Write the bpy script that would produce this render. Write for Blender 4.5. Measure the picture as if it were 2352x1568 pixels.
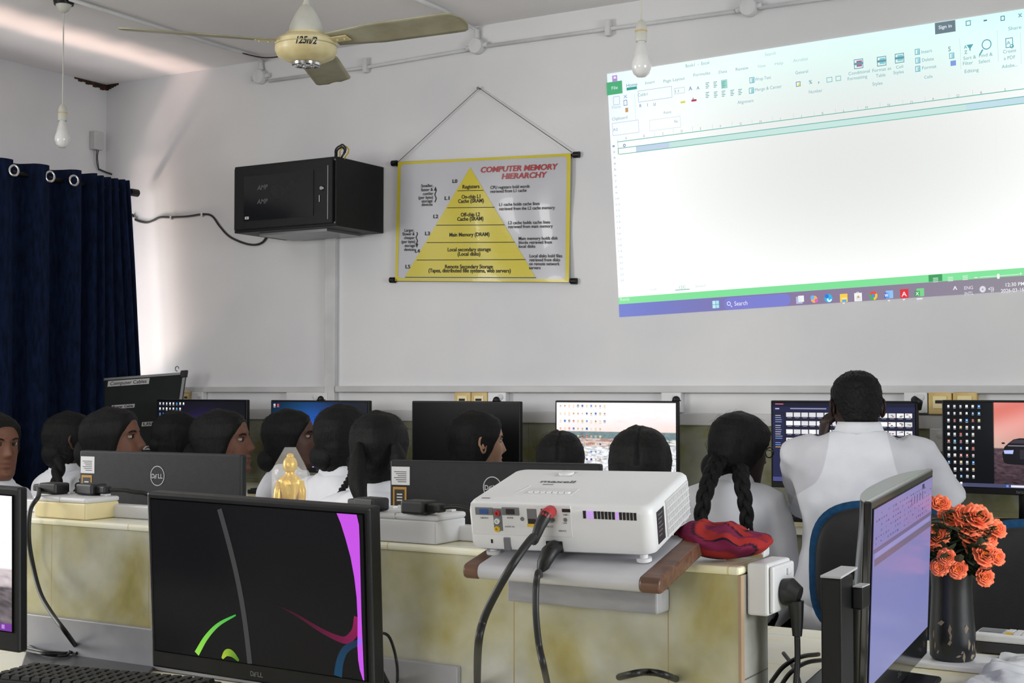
import bpy, bmesh, math, random
import numpy as np
from mathutils import Vector, Matrix, Quaternion, Euler, noise as mnoise
R = math.radians
sc = bpy.context.scene
for o in list(bpy.data.objects): bpy.data.objects.remove(o)
COL = sc.collection
# ------------------------------------------------------------------ camera
F = 3150.0; YAW = R(30.7); PIT = math.atan(106/F); CH = 1.22
cam_d = bpy.data.cameras.new('camera'); cam = bpy.data.objects.new('camera', cam_d); COL.objects.link(cam)
cam.location = (0, 0, CH); cam.rotation_euler = (R(90)+PIT, 0, YAW)
cam_d.sensor_width = 36; cam_d.lens = 36*F/2352; cam_d.clip_start = .05; cam_d.clip_end = 60
sc.camera = cam
# ------------------------------------------------------------------ world, lights, exposure
sc.view_settings.view_transform = 'Standard'; sc.view_settings.look = 'None'
sc.view_settings.exposure = 0.0; sc.view_settings.gamma = 1.0; sc.view_settings.use_curve_mapping = False
w = bpy.data.worlds.new('sky'); sc.world = w; w.use_nodes = True
w.node_tree.nodes['Background'].inputs[0].default_value = (.82, .9, 1, 1)
w.node_tree.nodes['Background'].inputs[1].default_value = .12
D = 5.2; XL = -5.63; XR = 2.6; YB = -2.6; ZC = 2.85          # front wall, left wall, right wall, rear wall, ceiling
def area(name, loc, target, sx, sy, power, col=(1, 1, 1), spread=180):
    l = bpy.data.lights.new(name, 'AREA'); l.shape = 'RECTANGLE'; l.size = sx; l.size_y = sy; l.energy = power; l.color = col; l.spread = R(spread)
    o = bpy.data.objects.new(name, l); COL.objects.link(o); o.location = loc
    o.rotation_euler = (Vector(target)-Vector(loc)).to_track_quat('-Z', 'Y').to_euler(); return o
area('rear_daylight', (-1.6, YB+.02, 1.75), (-2.6, 5, .9), 3.2, 1.1, 10, (1, .985, .97), 50)
area('right_daylight', (XR-.02, 2.2, 1.75), (-4, 2.6, .2), 2.0, 1.1, 44, (.95, .98, 1), 110)
area('right_ceiling_fill', (XR-.02, 2.2, 1.5), (-.8, 3.2, 2.9), 2.0, 1.1, 4, (1, .98, .95), 70)  # added upward fill to lift the ceiling brightness
area('left_near_daylight', (XL+.02, .6, 1.75), (0, 2.6, 1.2), 1.8, 1.1, 90, (1, 1, .99), 150)
area('left_window_daylight', (XL-.25, 4.28, 1.45), (XL+1, 4.28, 1.45), 1.5, 1.2, 34, (1, .98, .97))
area('sunlit_ground', (XL-1.5, 4.3, .1), (XL+.2, 4.6, 2.1), 1.6, .22, 120, (1, .72, .60))
# ------------------------------------------------------------------ mapping from the photograph's rays
CM = np.array((Matrix.Rotation(YAW, 3, 'Z') @ Matrix.Rotation(R(90)+PIT, 3, 'X')))
C0 = np.array([0, 0, CH])
def ray(px, py): return CM @ np.array([(px-1176)/F, (784-py)/F, -1.0])
def PY(px, py, Y): d = ray(px, py); return Vector(C0+d*(Y/d[1]))
def PZ(px, py, z): d = ray(px, py); return Vector(C0+d*((z-CH)/d[2]))
def PX(px, py, X): d = ray(px, py); return Vector(C0+d*(X/d[0]))
def PD(px, py, Z): return Vector(C0+ray(px, py)*Z)
# ------------------------------------------------------------------ materials
def lin(c):
    if isinstance(c, str):
        c = [int(c[i:i+2], 16)/255 for i in (0, 2, 4)]
    return tuple(((x+.055)/1.055)**2.4 if x > .04045 else x/12.92 for x in c[:3])
def rgba(c): return (*lin(c), 1)
MATS = {}
def mat(name, col, rough=.5, metal=0, spec=.5, col2=None, nscale=8, bump=0, bscale=40, stretch=None, emis=0, alpha=1, coat=0, trans=0, detail=4, ramp=(.35, .65), sheen=0):
    m = bpy.data.materials.new(name); m.use_nodes = True; nt = m.node_tree; b = nt.nodes['Principled BSDF']
    b.inputs['Base Color'].default_value = rgba(col); b.inputs['Roughness'].default_value = rough
    b.inputs['Metallic'].default_value = metal; b.inputs['Specular IOR Level'].default_value = spec
    b.inputs['Coat Weight'].default_value = coat; b.inputs['Transmission Weight'].default_value = trans; b.inputs['Alpha'].default_value = alpha
    b.inputs['Sheen Weight'].default_value = sheen
    tc = nt.nodes.new('ShaderNodeTexCoord'); vec = tc.outputs['Object']
    if stretch:
        mp = nt.nodes.new('ShaderNodeMapping'); mp.inputs['Scale'].default_value = stretch; nt.links.new(vec, mp.inputs[0]); vec = mp.outputs[0]
    if col2 is None:
        c = lin(col); col2 = tuple(min(1, x*.86) for x in c); c2 = (*col2, 1)
    else: c2 = rgba(col2)
    n = nt.nodes.new('ShaderNodeTexNoise'); n.inputs['Scale'].default_value = nscale; n.inputs['Detail'].default_value = detail
    nt.links.new(vec, n.inputs['Vector'])
    r = nt.nodes.new('ShaderNodeValToRGB'); r.color_ramp.elements[0].position = ramp[0]; r.color_ramp.elements[1].position = ramp[1]
    r.color_ramp.elements[0].color = c2; r.color_ramp.elements[1].color = rgba(col)
    nt.links.new(n.outputs[0], r.inputs[0]); nt.links.new(r.outputs[0], b.inputs['Base Color'])
    if bump:
        n2 = nt.nodes.new('ShaderNodeTexNoise'); n2.inputs['Scale'].default_value = bscale; n2.inputs['Detail'].default_value = 5
        nt.links.new(vec, n2.inputs['Vector']); bp = nt.nodes.new('ShaderNodeBump'); bp.inputs['Strength'].default_value = bump; bp.inputs['Distance'].default_value = .01
        nt.links.new(n2.outputs[0], bp.inputs['Height']); nt.links.new(bp.outputs[0], b.inputs['Normal'])
    if emis:
        nt.links.new(r.outputs[0], b.inputs['Emission Color']); b.inputs['Emission Strength'].default_value = emis
    MATS[name] = m; return m
def attr_mat(name, emission=0.0, rough=.5, spec=.4, coat=0, base=True):
    m = bpy.data.materials.new(name); m.use_nodes = True; nt = m.node_tree; b = nt.nodes['Principled BSDF']
    a = nt.nodes.new('ShaderNodeAttribute'); a.attribute_name = 'Col'
    n = nt.nodes.new('ShaderNodeTexNoise'); n.inputs['Scale'].default_value = 300
    mx = nt.nodes.new('ShaderNodeMix'); mx.data_type = 'RGBA'; mx.blend_type = 'MULTIPLY'; mx.inputs[0].default_value = .06
    nt.links.new(a.outputs['Color'], mx.inputs[6]); nt.links.new(n.outputs[1], mx.inputs[7])
    if base: nt.links.new(mx.outputs[2], b.inputs['Base Color'])
    else: b.inputs['Base Color'].default_value = (.004, .004, .005, 1)
    if emission:
        nt.links.new(mx.outputs[2], b.inputs['Emission Color']); b.inputs['Emission Strength'].default_value = emission
    b.inputs['Roughness'].default_value = rough; b.inputs['Specular IOR Level'].default_value = spec; b.inputs['Coat Weight'].default_value = coat
    MATS[name] = m; return m
M = MATS
mat('plaster', 'dededf', .85, spec=.2, col2='d5d5d8', nscale=1.6, bump=.12, bscale=14)
mat('ceiling_paint', 'f0edee', .9, spec=.2, col2='e8e5e6', nscale=1.2, bump=.15, bscale=9)
mat('floor_tile', 'd6d2c6', .35, col2='c6c1b0', nscale=3)
mat('white_plastic', 'dcdcde', .35, col2='cfd0d2', nscale=5)
mat('conduit_white', 'd3d3d5', .6, col2='c4c4c5', nscale=6)
mat('trunking_grey', 'c9c9ca', .5, col2='bbbbbc', nscale=4)
mat('cream_plastic', 'e9dcae', .35, col2='dccb94', nscale=9)
mat('yellowed_plastic', 'd7bd7c', .45, col2='c2a463', nscale=12)
mat('black_plastic', '101114', .42, spec=.3, col2='0a0b0d', nscale=20)
mat('black_matte', '101114', .6, col2='0a0b0d', nscale=20)
mat('dell_back', '1c1d20', .5, spec=.3, col2='18191b', nscale=60, bump=.05, bscale=400)
mat('rack_metal', '111215', .5, spec=.25, col2='0d0e10', nscale=30, bump=.08, bscale=300)
mat('rack_glass', '1d1e21', .12, col2='18191b', nscale=3, spec=.4)
mat('rack_ghost', '5b5c61', .4, col2='47484c', nscale=40)
mat('chrome', 'd8d8d8', .15, metal=1)
mat('steel_dull', '8b8c8e', .35, metal=.9)
mat('silver_print', 'b9babd', .4)
mat('rubber', '0c0d0f', .5, col2='08090a', nscale=30)
mat('dust_cable', '28292b', .6, col2='1b1c1e', nscale=20)
mat('curtain_cloth', '15223f', .93, spec=.1, col2='0e1629', nscale=60, bump=.3, bscale=500, stretch=(1, 1, .25), sheen=.0)
mat('fan_cream', 'd9cda0', .4, col2='c2b384', nscale=14)
mat('fan_white', 'cdcdc6', .45, col2='bdbcb2', nscale=10)
mat('fan_blade', 'a39f88', .45, col2='8a8467', nscale=7, bump=.05)
mat('ink_black', '141416', .6); mat('ink_red', 'b02a31', .35); mat('ink_grey', '55565a', .6)
mat('bulb_glass', 'e3e3e3', .2, spec=.6, coat=.3)
mat('bulb_body', 'dadada', .35)
mat('chalk_board', '141d1b', .8, col2='101715', nscale=9)
mat('aluminium', '77787a', .4, metal=.6)
mat('paper', 'c9c9cb', .7); mat('sticker_white', 'd8d8da', .5); mat('sticker_gold', 'b98a3a', .45); mat('sticker_dark', '2c2620', .5)
mat('cotton_white', 'dddee3', .9, spec=.15, col2='d2d4da', nscale=8, bump=.35, bscale=9)
mat('cotton_skirt', 'd9dade', .9, spec=.15, col2='cfd0d6', nscale=10, bump=.3, bscale=12)
mat('chair_blue', '16456d', .8, spec=.2, col2='113757', nscale=60, bump=.1, bscale=300)
mat('chair_black', '111316', .6, col2='0c0d10', nscale=40, bump=.05, bscale=200)
mat('hair_black', '0b0a0b', .6, spec=.22, col2='050505', nscale=30, stretch=(8, 8, 1), bump=.5, bscale=60)
mat('gold_paint', 'e6be3c', .3, metal=.3, col2='cf9f28', nscale=30, bump=.25, bscale=60)
mat('projector_white', 'e0e1e3', .42, col2='dadbdd', nscale=5, bump=.02, bscale=500)
mat('port_grey', '6d6e72', .5); mat('port_blue', '2d4f92', .4); mat('port_red', 'b02c31', .4); mat('port_yellow', 'd8b52a', .4)
mat('vent_dark', '1a1215', .7); mat('vent_glow', 'b48bd8', .5, emis=.7)
mat('label_dark', '2c2b30', .5); mat('brown_wood', '6a4a3a', .4, col2='513628', nscale=14, stretch=(1, 8, 8))
mat('stand_white', 'c6c6ca', .45, col2='b2b2b8', nscale=6)
mat('bracket_marble', 'a4a4a8', .35, col2='8b8b92', nscale=9, stretch=(1, 4, 4))
mat('vase_glaze', '1d1f22', .35, col2='121315', nscale=10, bump=.1, bscale=20)
mat('vase_scuff', '8d7f6c', .7)
mat('leaf', '3b4a34', .6, col2='25331f', nscale=20)
mat('petal', 'ff9468', .6, col2='f5683f', nscale=40, ramp=(.3, .7)); mat('petal_heart', 'f9b04e', .6, col2='f58a42', nscale=40)
mat('white_cloth', 'cfd2d4', .35, col2='bfc3c6', nscale=5, bump=.2, bscale=9, coat=.3)
mat('grey_pad', '55565a', .4, col2='4a4b4f', nscale=6)
mat('skirting_marble', 'a2a2a6', .3, col2='8e8e94', nscale=6)
mat('gloss_frame', '16181a', .12, spec=.9)
mat('bead_beige', 'b0967a', .4)
mat('glasses_black', '0c0c0e', .3); mat('eye_white', '9a938b', .25); mat('eye_iris', '140d0a', .15); mat('lip', '6b3c34', .5)
mat('clear_wrap', 'ffffff', .08, spec=.6, alpha=.16, bump=.8, bscale=25)
mat('dirt_stain', '4a3020', .9, col2='1c1410', nscale=60)
mat('screen_off', '060708', .22, spec=.07)
mat('monitor_frame_lit', '2a2d2c', .2, spec=.7)
for nm, c in (('skin_dark', '4b2e22'), ('skin_mid', '6b4432'), ('skin_light', 'a67f66'), ('skin_deep', '2b1a15')):
    mat(nm, c, .55, col2=tuple(x*.9 for x in [int(c[i:i+2], 16)/255 for i in (0, 2, 4)]), nscale=30, spec=.4)
attr_mat('display', 1.05, .25, .15, base=False)
attr_mat('print', 0, .30, .4, coat=.15)
attr_mat('bag_cloth', 0, .85, .15)
def tile_mat(name, period, off, axes, grout=.0025, tint=('a9a687', '8e8a55', 'a3a7a2', '9a8a4c'), groutc='a98a55', rough=.22):
    """marble-look glazed tile with straight grout lines; axes: list of (axis index, period, offset)"""
    m = bpy.data.materials.new(name); m.use_nodes = True; nt = m.node_tree; b = nt.nodes['Principled BSDF']; L = nt.links
    tc = nt.nodes.new('ShaderNodeTexCoord'); sep = nt.nodes.new('ShaderNodeSeparateXYZ'); L.new(tc.outputs['Object'], sep.inputs[0])
    n = nt.nodes.new('ShaderNodeTexNoise'); n.inputs['Scale'].default_value = 6; n.inputs['Detail'].default_value = 5; n.inputs['Distortion'].default_value = .25
    L.new(tc.outputs['Object'], n.inputs['Vector'])
    r = nt.nodes.new('ShaderNodeValToRGB'); e = r.color_ramp.elements
    e[0].position = .30; e[0].color = rgba(tint[1]); e[1].position = .68; e[1].color = rgba(tint[2])
    x = e.new(.46); x.color = rgba(tint[0]); x = e.new(.38); x.color = rgba(tint[3])
    L.new(n.outputs[0], r.inputs[0]); out = r.outputs[0]
    n3 = nt.nodes.new('ShaderNodeTexNoise'); n3.inputs['Scale'].default_value = 14; n3.inputs['Detail'].default_value = 8
    L.new(tc.outputs['Object'], n3.inputs['Vector'])
    mm = nt.nodes.new('ShaderNodeMix'); mm.data_type = 'RGBA'; mm.blend_type = 'OVERLAY'; mm.inputs[0].default_value = .35
    L.new(out, mm.inputs[6]); L.new(n3.outputs[0], mm.inputs[7]); out = mm.outputs[2]
    for ax, per, of in axes:
        a = nt.nodes.new('ShaderNodeMath'); a.operation = 'ADD'; a.inputs[1].default_value = -of+per*1000; L.new(sep.outputs[ax], a.inputs[0])
        md = nt.nodes.new('ShaderNodeMath'); md.operation = 'MODULO'; md.inputs[1].default_value = per; L.new(a.outputs[0], md.inputs[0])
        lt = nt.nodes.new('ShaderNodeMath'); lt.operation = 'LESS_THAN'; lt.inputs[1].default_value = grout; L.new(md.outputs[0], lt.inputs[0])
        mx = nt.nodes.new('ShaderNodeMix'); mx.data_type = 'RGBA'; L.new(lt.outputs[0], mx.inputs[0]); L.new(out, mx.inputs[6]); mx.inputs[7].default_value = rgba(groutc); out = mx.outputs[2]
    L.new(out, b.inputs['Base Color']); b.inputs['Roughness'].default_value = rough; M[name] = m
XG = -1.366
tile_mat('partition_tile', 0, 0, [(0, .2633, XG)], tint=('b3ae88', '97904f', 'c4c4ba', 'aba068'), groutc='ab9468', grout=.0018)
tile_mat('backsplash_tile', 0, 0, [(0, .3, 0), (2, .3, .77)], tint=('8c8d7c', '7c7b5e', '93958c', '80805f'), groutc='77725e')
tile_mat('desk_tile', 0, 0, [(0, .30, -1.045), (1, .30, 2.49)], grout=.003, tint=('efebcf', 'eae3b8', 'f0efe2', 'ede6bd'), groutc='dccf96')
tile_mat('end_tile', 0, 0, [(2, .2, .80)], tint=('a4a49e', '8b8b88', 'b4b5b4', '98988f'), groutc='6d6c66')
# ------------------------------------------------------------------ mesh building
class MB:
    def __init__(s): s.v = []; s.f = []; s.m = []; s.c = []; s.cur = 0; s.col = (0, 0, 0)
    def add(s, vs, fs, M4=None, cols=None):
        o = len(s.v)
        if M4 is not None: vs = [M4 @ Vector(p) for p in vs]
        s.v += [tuple(p) for p in vs]; s.f += [tuple(i+o for i in f) for f in fs]
        s.m += [s.cur]*len(fs); s.c += (cols if cols is not None else [s.col]*len(vs)); return s
    def box(s, x0, x1, y0, y1, z0, z1, M4=None):
        vs = [(x, y, z) for z in (z0, z1) for y in (y0, y1) for x in (x0, x1)]
        return s.add(vs, [(0, 2, 3, 1), (4, 5, 7, 6), (0, 1, 5, 4), (2, 6, 7, 3), (0, 4, 6, 2), (1, 3, 7, 5)], M4)
    def hexa(s, p):   # 8 corners: bottom 4 (ccw), top 4
        return s.add(p, [(3, 2, 1, 0), (4, 5, 6, 7), (0, 1, 5, 4), (1, 2, 6, 5), (2, 3, 7, 6), (3, 0, 4, 7)])
    def tube(s, pts, r, n=10, M4=None, caps=True, flat=1.0):
        pts = [Vector(p) for p in pts]; N = len(pts); rs = r if hasattr(r, '__len__') else [r]*N
        vs = []; up = None
        for i, p in enumerate(pts):
            t = (pts[min(i+1, N-1)]-pts[max(i-1, 0)])
            if t.length < 1e-9: t = Vector((0, 0, 1))
            t.normalize()
            if up is None: up = Vector((0, 0, 1)) if abs(t.z) < .9 else Vector((1, 0, 0))
            a = up-t*up.dot(t)
            if a.length < 1e-6: a = t.orthogonal()
            a.normalize(); b = t.cross(a); up = a
            for k in range(n):
                th = 2*math.pi*k/n; vs.append(p+a*math.cos(th)*rs[i]*flat+b*math.sin(th)*rs[i])
        fs = [(i*n+k, i*n+(k+1) % n, (i+1)*n+(k+1) % n, (i+1)*n+k) for i in range(N-1) for k in range(n)]
        if caps: fs += [tuple(range(n))[::-1], tuple(range((N-1)*n, N*n))]
        return s.add(vs, fs, M4)
    def lathe(s, prof, n=32, M4=None, cap=True):
        vs = [(r*math.cos(2*math.pi*k/n), r*math.sin(2*math.pi*k/n), z) for r, z in prof for k in range(n)]
        fs = [(i*n+k, i*n+(k+1) % n, (i+1)*n+(k+1) % n, (i+1)*n+k) for i in range(len(prof)-1) for k in range(n)]
        if cap: fs += [tuple(range(n))[::-1], tuple(range((len(prof)-1)*n, len(prof)*n))]
        return s.add(vs, fs, M4)
    def ball(s, c, r, n=16, m=10, M4=None):
        r = r if hasattr(r, '__len__') else (r, r, r); vs = []
        for i in range(m+1):
            ph = math.pi*(i+.001)/(m+.002)
            for k in range(n):
                th = 2*math.pi*k/n; vs.append((c[0]+r[0]*math.sin(ph)*math.cos(th), c[1]+r[1]*math.sin(ph)*math.sin(th), c[2]+r[2]*math.cos(ph)))
        fs = [(i*n+k, (i+1)*n+k, (i+1)*n+(k+1) % n, i*n+(k+1) % n) for i in range(m) for k in range(n)]
        return s.add(vs, fs, M4)
    def grid(s, fn, nu, nv, cfn=None, closed_u=False):
        vs = []; cs = []
        for j in range(nv+1):
            for i in range(nu+(0 if closed_u else 1)):
                u, v = i/nu, j/nv; vs.append(tuple(fn(u, v))); cs.append(tuple(cfn(u, v)) if cfn else s.col)
        W = nu if closed_u else nu+1
        fs = [(j*W+i, j*W+(i+1) % W, (j+1)*W+(i+1) % W, (j+1)*W+i) for j in range(nv) for i in range(nu)]
        return s.add(vs, fs, None, cs)
    def poly(s, pts, M4=None): return s.add(pts, [tuple(range(len(pts)))], M4)
    def build(s, name, mats, parent=None, smooth=False, bevel=0, bseg=2, loc=None, rot=None):
        me = bpy.data.meshes.new(name); me.from_pydata(s.v, [], s.f)
        mats = mats if isinstance(mats, (list, tuple)) else [mats]
        for mm in mats: me.materials.append(M[mm])
        me.polygons.foreach_set('material_index', s.m)
        if any(c != (0, 0, 0) for c in s.c):
            ca = me.color_attributes.new('Col', 'FLOAT_COLOR', 'POINT')
            ca.data.foreach_set('color', np.array([(*c[:3], 1) for c in s.c], dtype=np.float32).ravel())
        if smooth:
            me.polygons.foreach_set('use_smooth', [True]*len(me.polygons))
            if smooth == 'auto':
                me.set_sharp_from_angle(angle=R(40))
        me.update(); o = bpy.data.objects.new(name, me); COL.objects.link(o)
        if parent: o.parent = parent
        if loc is not None: o.location = loc
        if rot is not None: o.rotation_euler = rot
        if bevel:
            b = o.modifiers.new('bevel', 'BEVEL'); b.width = bevel; b.segments = bseg; b.limit_method = 'ANGLE'; b.angle_limit = R(50)
        return o
def thing(name, label, cat, loc=(0, 0, 0), rot=(0, 0, 0), group=None):
    o = bpy.data.objects.new(name, None); COL.objects.link(o); o.location = loc; o.rotation_euler = rot; o.empty_display_size = .05
    o['label'] = label; o['category'] = cat
    if group: o['group'] = group
    return o
def tag(o, label, cat, group=None, kind=None):
    o['label'] = label; o['category'] = cat
    if group: o['group'] = group
    if kind: o['kind'] = kind
    return o
def struct(o, label=None, cat=None):
    o['kind'] = 'structure'
    if label: o['label'] = label
    if cat: o['category'] = cat
    return o
def catmull(p, n=8):
    p = [Vector(q) for q in p]; q = [p[0]*2-p[1]]+p+[p[-1]*2-p[-2]]; out = []
    for i in range(1, len(q)-2):
        for k in range(n):
            t = k/n; a, b, c, d = q[i-1], q[i], q[i+1], q[i+2]
            out.append(.5*((2*b)+(c-a)*t+(2*a-5*b+4*c-d)*t*t+(3*b-a-3*c+d)*t**3))
    out.append(p[-1]); return out
_tc = {}
def text_geo(s, bold=0.0, res=3):
    k = (s, bold, res)
    if k not in _tc:
        cu = bpy.data.curves.new('t', 'FONT'); cu.body = s; cu.resolution_u = res; cu.offset = bold; cu.size = 1
        ob = bpy.data.objects.new('t', cu); COL.objects.link(ob); dg = bpy.context.evaluated_depsgraph_get(); dg.update()
        me = ob.evaluated_get(dg).to_mesh(); vs = [(v.co.x, v.co.y) for v in me.vertices]; fs = [tuple(p.vertices) for p in me.polygons]
        ob.evaluated_get(dg).to_mesh_clear(); bpy.data.objects.remove(ob); bpy.data.curves.remove(cu); _tc[k] = (vs, fs)
    return _tc[k]
def text(mb, s, x, y, size, fn, bold=0.0, align='l', width=None, shear=0.0, hs=1.0):
    """lettering laid into a surface: fn maps 2-D text units to 3-D"""
    vs, fs = text_geo(s, bold)
    if not vs: return
    x0 = min(v[0] for v in vs); x1 = max(v[0] for v in vs); k = size*hs
    if width: k = width/max(1e-6, x1-x0)
    W = (x1-x0)*k; ox = x-(0 if align == 'l' else W/2 if align == 'c' else W)
    mb.add([fn(ox+(vx-x0)*k+shear*vy*size, y+vy*size) for vx, vy in vs], fs)
def homography(src, dst):
    A = []; b = []
    for (x, y), (u, v) in zip(src, dst):
        A.append([x, y, 1, 0, 0, 0, -u*x, -u*y]); b.append(u); A.append([0, 0, 0, x, y, 1, -v*x, -v*y]); b.append(v)
    h = np.linalg.solve(np.array(A, float), np.array(b, float)); return np.append(h, 1).reshape(3, 3)
def happ(Hm, x, y): q = Hm @ np.array([x, y, 1.0]); return q[0]/q[2], q[1]/q[2]
random.seed(4)
# ================================================================== ROOM
def wall(name, vs, fs, m):
    return struct(MB().add(vs, fs).build(name, m))
MB_ = MB
struct(MB().box(XL-.15, XR+.15, D, D+.15, -.1, ZC+.1).build('wall_front', 'plaster'))
struct(MB().box(XL-.15, XR+.15, YB-.15, D+.15, ZC, ZC+.12).build('ceiling', 'ceiling_paint'))
struct(MB().box(XL-.15, XR+.15, YB-.15, D+.15, -.12, 0).build('floor', 'floor_tile'))
WY0, WY1, WZ0, WZ1 = 3.45, 5.02, .95, 2.14
m = MB(); m.box(XL-.15, XL, YB, -.35, 0, ZC); m.box(XL-.15, XL, 1.55, WY0, 0, ZC); m.box(XL-.15, XL, -.35, 1.55, 0, 1.15); m.box(XL-.15, XL, -.35, 1.55, 2.35, ZC); m.box(XL-.15, XL, WY1, D, 0, ZC); m.box(XL-.15, XL, WY0, WY1, 0, WZ0); m.box(XL-.15, XL, WY0, WY1, WZ1, ZC)
struct(m.build('wall_left', 'plaster'))
m = MB(); m.box(XR, XR+.15, YB, 1.1, 0, ZC); m.box(XR, XR+.15, 3.3, D, 0, ZC); m.box(XR, XR+.15, 1.1, 3.3, 0, 1.15); m.box(XR, XR+.15, 1.1, 3.3, 2.35, ZC)
struct(m.build('wall_right', 'plaster'))
m = MB(); m.box(XL, -3.3, YB-.15, YB, 0, ZC); m.box(.1, XR, YB-.15, YB, 0, ZC); m.box(-3.3, .1, YB-.15, YB, 0, 1.15); m.box(-3.3, .1, YB-.15, YB, 2.35, ZC)
struct(m.build('wall_rear', 'plaster'))
# window frame in the left wall behind the curtain
m = MB()
for y in (WY0, WY0+.52, WY0+1.04, WY1-.04): m.box(XL-.10, XL-.06, y, y+.04, WZ0, WZ1)
for z in (WZ0, WZ1-.04): m.box(XL-.10, XL-.06, WY0, WY1, z, z+.04)
struct(m.build('window_1', 'brown_wood', bevel=.003))
# ================================================================== FRONT WALL FIXTURES
def wallband(name, z0, z1, x0, x1, t, m, kind='trim'):
    return struct(MB().box(x0, x1, D-t, D, z0, z1).build(name, m, bevel=.004))
zt = lambda px, py, Y=D: PY(px, py, Y).z
xw = lambda px, py=900, Y=D: PY(px, py, Y).x
wallband('trim_1', zt(1100, 901, D-.035), zt(1100, 886, D-.035), xw(779), XR, .035, 'trunking_grey')
wallband('trim_2', zt(600, 901, D-.03), zt(600, 888, D-.03), XL, xw(752), .03, 'trunking_grey')
wallband('trim_3', zt(1560, 976, D-.02), zt(1560, 948, D-.02), xw(779), XR, .02, 'trunking_grey')
wallband('trim_4', zt(600, 963, D-.02), zt(600, 939, D-.02), XL, xw(752), .02, 'trunking_grey')
m = MB(); m.box(xw(753, 700), xw(777, 700), D-.028, D, 0.9, zt(770, 528)); tr = m.build('trim_5', 'conduit_white', bevel=.004); struct(tr)
struct(MB().box(XL, XR, D-.008, D, .74, zt(1000, 960)).build('trim_6', 'backsplash_tile'))
# fixed far desk, tiled
FD = .752; FY = 4.60
m = MB(); m.box(-5.02, XR-.02, FY, D-.01, FD-.04, FD); m.cur = 1; m.box(-5.0, XR-.02, FY+.05, D-.01, 0, FD-.04); m.cur = 2; m.box(-5.02, XR-.02, FY-.006, FY, FD-.012, FD+.001)
tag(m.build('tiled_desk', ['desk_tile', 'backsplash_tile', 'cream_plastic']), 'long tiled work desk built along the front wall under the monitor row', 'desk')
def socket(x0p, x1p, y0p, y1p, label, kind, Y=D, group=None):
    a = PY(x0p, y1p, Y-.03); b = PY(x1p, y0p, Y-.03); w_, h_ = b.x-a.x, b.z-a.z; t = thing('wall_socket', label, 'socket', (a.x, D, a.z), group=group)
    if kind == 'grey':
        MB().box(0, w_, -.035, -.001, 0, h_).build('faceplate', 'white_plastic', t, bevel=.004)
        MB().lathe([(.013, 0), (.013, .004), (.009, .007)], 20, Matrix.Translation((w_*.72, -.035, h_*.72)) @ Matrix.Rotation(R(90), 4, 'X')).build('indicator_button', 'conduit_white', t, smooth='auto')
    else:
        MB().box(0, w_, -.035, -.001, 0, h_).build('faceplate', 'yellowed_plastic', t, bevel=.004)
        m = MB(); m.box(w_*.2, w_*.8, -.039, -.034, h_*.25, h_*.8); m.build('port_frame', 'cream_plastic', t, bevel=.002)
        m = MB(); m.box(w_*.32, w_*.68, -.041, -.038, h_*.48, h_*.62); m.build('port', 'vent_dark', t)
    return t
socket(1045, 1082, 901, 938, 'yellowed network outlet on the wall above the switched-off monitor, left one of the pair', 'n')
socket(1083, 1120, 901, 938, 'yellowed network outlet on the wall above the switched-off monitor, right one of the pair', 'n')
socket(1121, 1163, 901, 938, 'grey round-button wall plate beside the yellowed network outlets above the switched-off monitor', 'grey')
socket(658, 752, 901, 938, 'wide grey wall plate above the monitor with the blue glowing screen', 'grey')
socket(1519, 1565, 901, 947, 'grey wall plate above the right end of the monitor showing a beach', 'grey')
socket(2077, 2130, 898, 948, 'grey wall plate beside the webcam right of the person holding the ear', 'grey')
socket(2133, 2186, 899, 951, 'cream network outlet on the wall above the monitor with the car picture, left one', 'n')
socket(2189, 2244, 898, 951, 'cream network outlet on the wall above the monitor with the car picture, right one', 'n')
socket(440, 467, 900, 930, 'grey wall plate next to the black notice board at the window corner', 'grey')
socket(421, 438, 898, 930, 'orange-yellow network outlet touching the notice board frame', 'n')
socket(2136, 2168, 984, 1036, 'grey socket plate low on the tiles between the two rightmost far monitors', 'grey')
# ------------------------------------------------------------------ conduits
def conduit(name, pts, r, label, n=10, mt='conduit_white', cat='conduit'):
    return tag(MB().tube(pts, r, n).build(name, mt, smooth=True), label, cat)
yc = D-.014
c1 = [PY(*p, yc) for p in ((618, 186), (845, 154), (1082, 113))]
conduit('wall_conduit', c1, .0085, 'white pipe conduit high on the front wall left of the round box behind the fan')
c2 = [PY(*p, yc) for p in ((1116, 106), (1400, 66), (1704, 24))]
conduit('wall_conduit', c2, .0085, 'white pipe conduit along the top of the front wall between the two round boxes')
c3 = [PY(*p, yc) for p in ((1742, 18), (2000, -18), (2352, -66))]
conduit('wall_conduit', c3, .0085, 'white pipe conduit above the projected picture right of the last round box')
def jbox(px, py, lab):
    c = PY(px, py, D); t = thing('junction_box', lab, 'junction box', (c.x, D, c.z))
    MB().lathe([(.036, 0), (.036, .03), (.033, .036), (.004, .038)], 28, Matrix.Rotation(R(90), 4, 'X')).build('lid', 'conduit_white', t, smooth='auto')
    m = MB(); m.tube([(0, -.015, .02), (0, -.015, .075)], .012, 10); m.tube([(-.02, -.015, 0), (-.055, -.015, -.004)], .012, 10); m.tube([(.02, -.015, 0), (.055, -.015, .004)], .012, 10)
    m.build('spout', 'conduit_white', t, smooth='auto'); return t
jbox(603, 178, 'small round conduit box at the corner end of the ceiling conduit'); jbox(1100, 108, 'round conduit box below the tip of the right fan blade'); jbox(1724, 20, 'round conduit box above the projected picture')
zc = ZC-.012
conduit('ceiling_conduit', [PZ(160, -2, zc), PZ(400, 74, zc), PZ(590, 131, zc), PY(600, 142, yc), PY(602, 160, yc)], .009, 'white pipe conduit crossing the ceiling from the bulb holder to the front wall')
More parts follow.
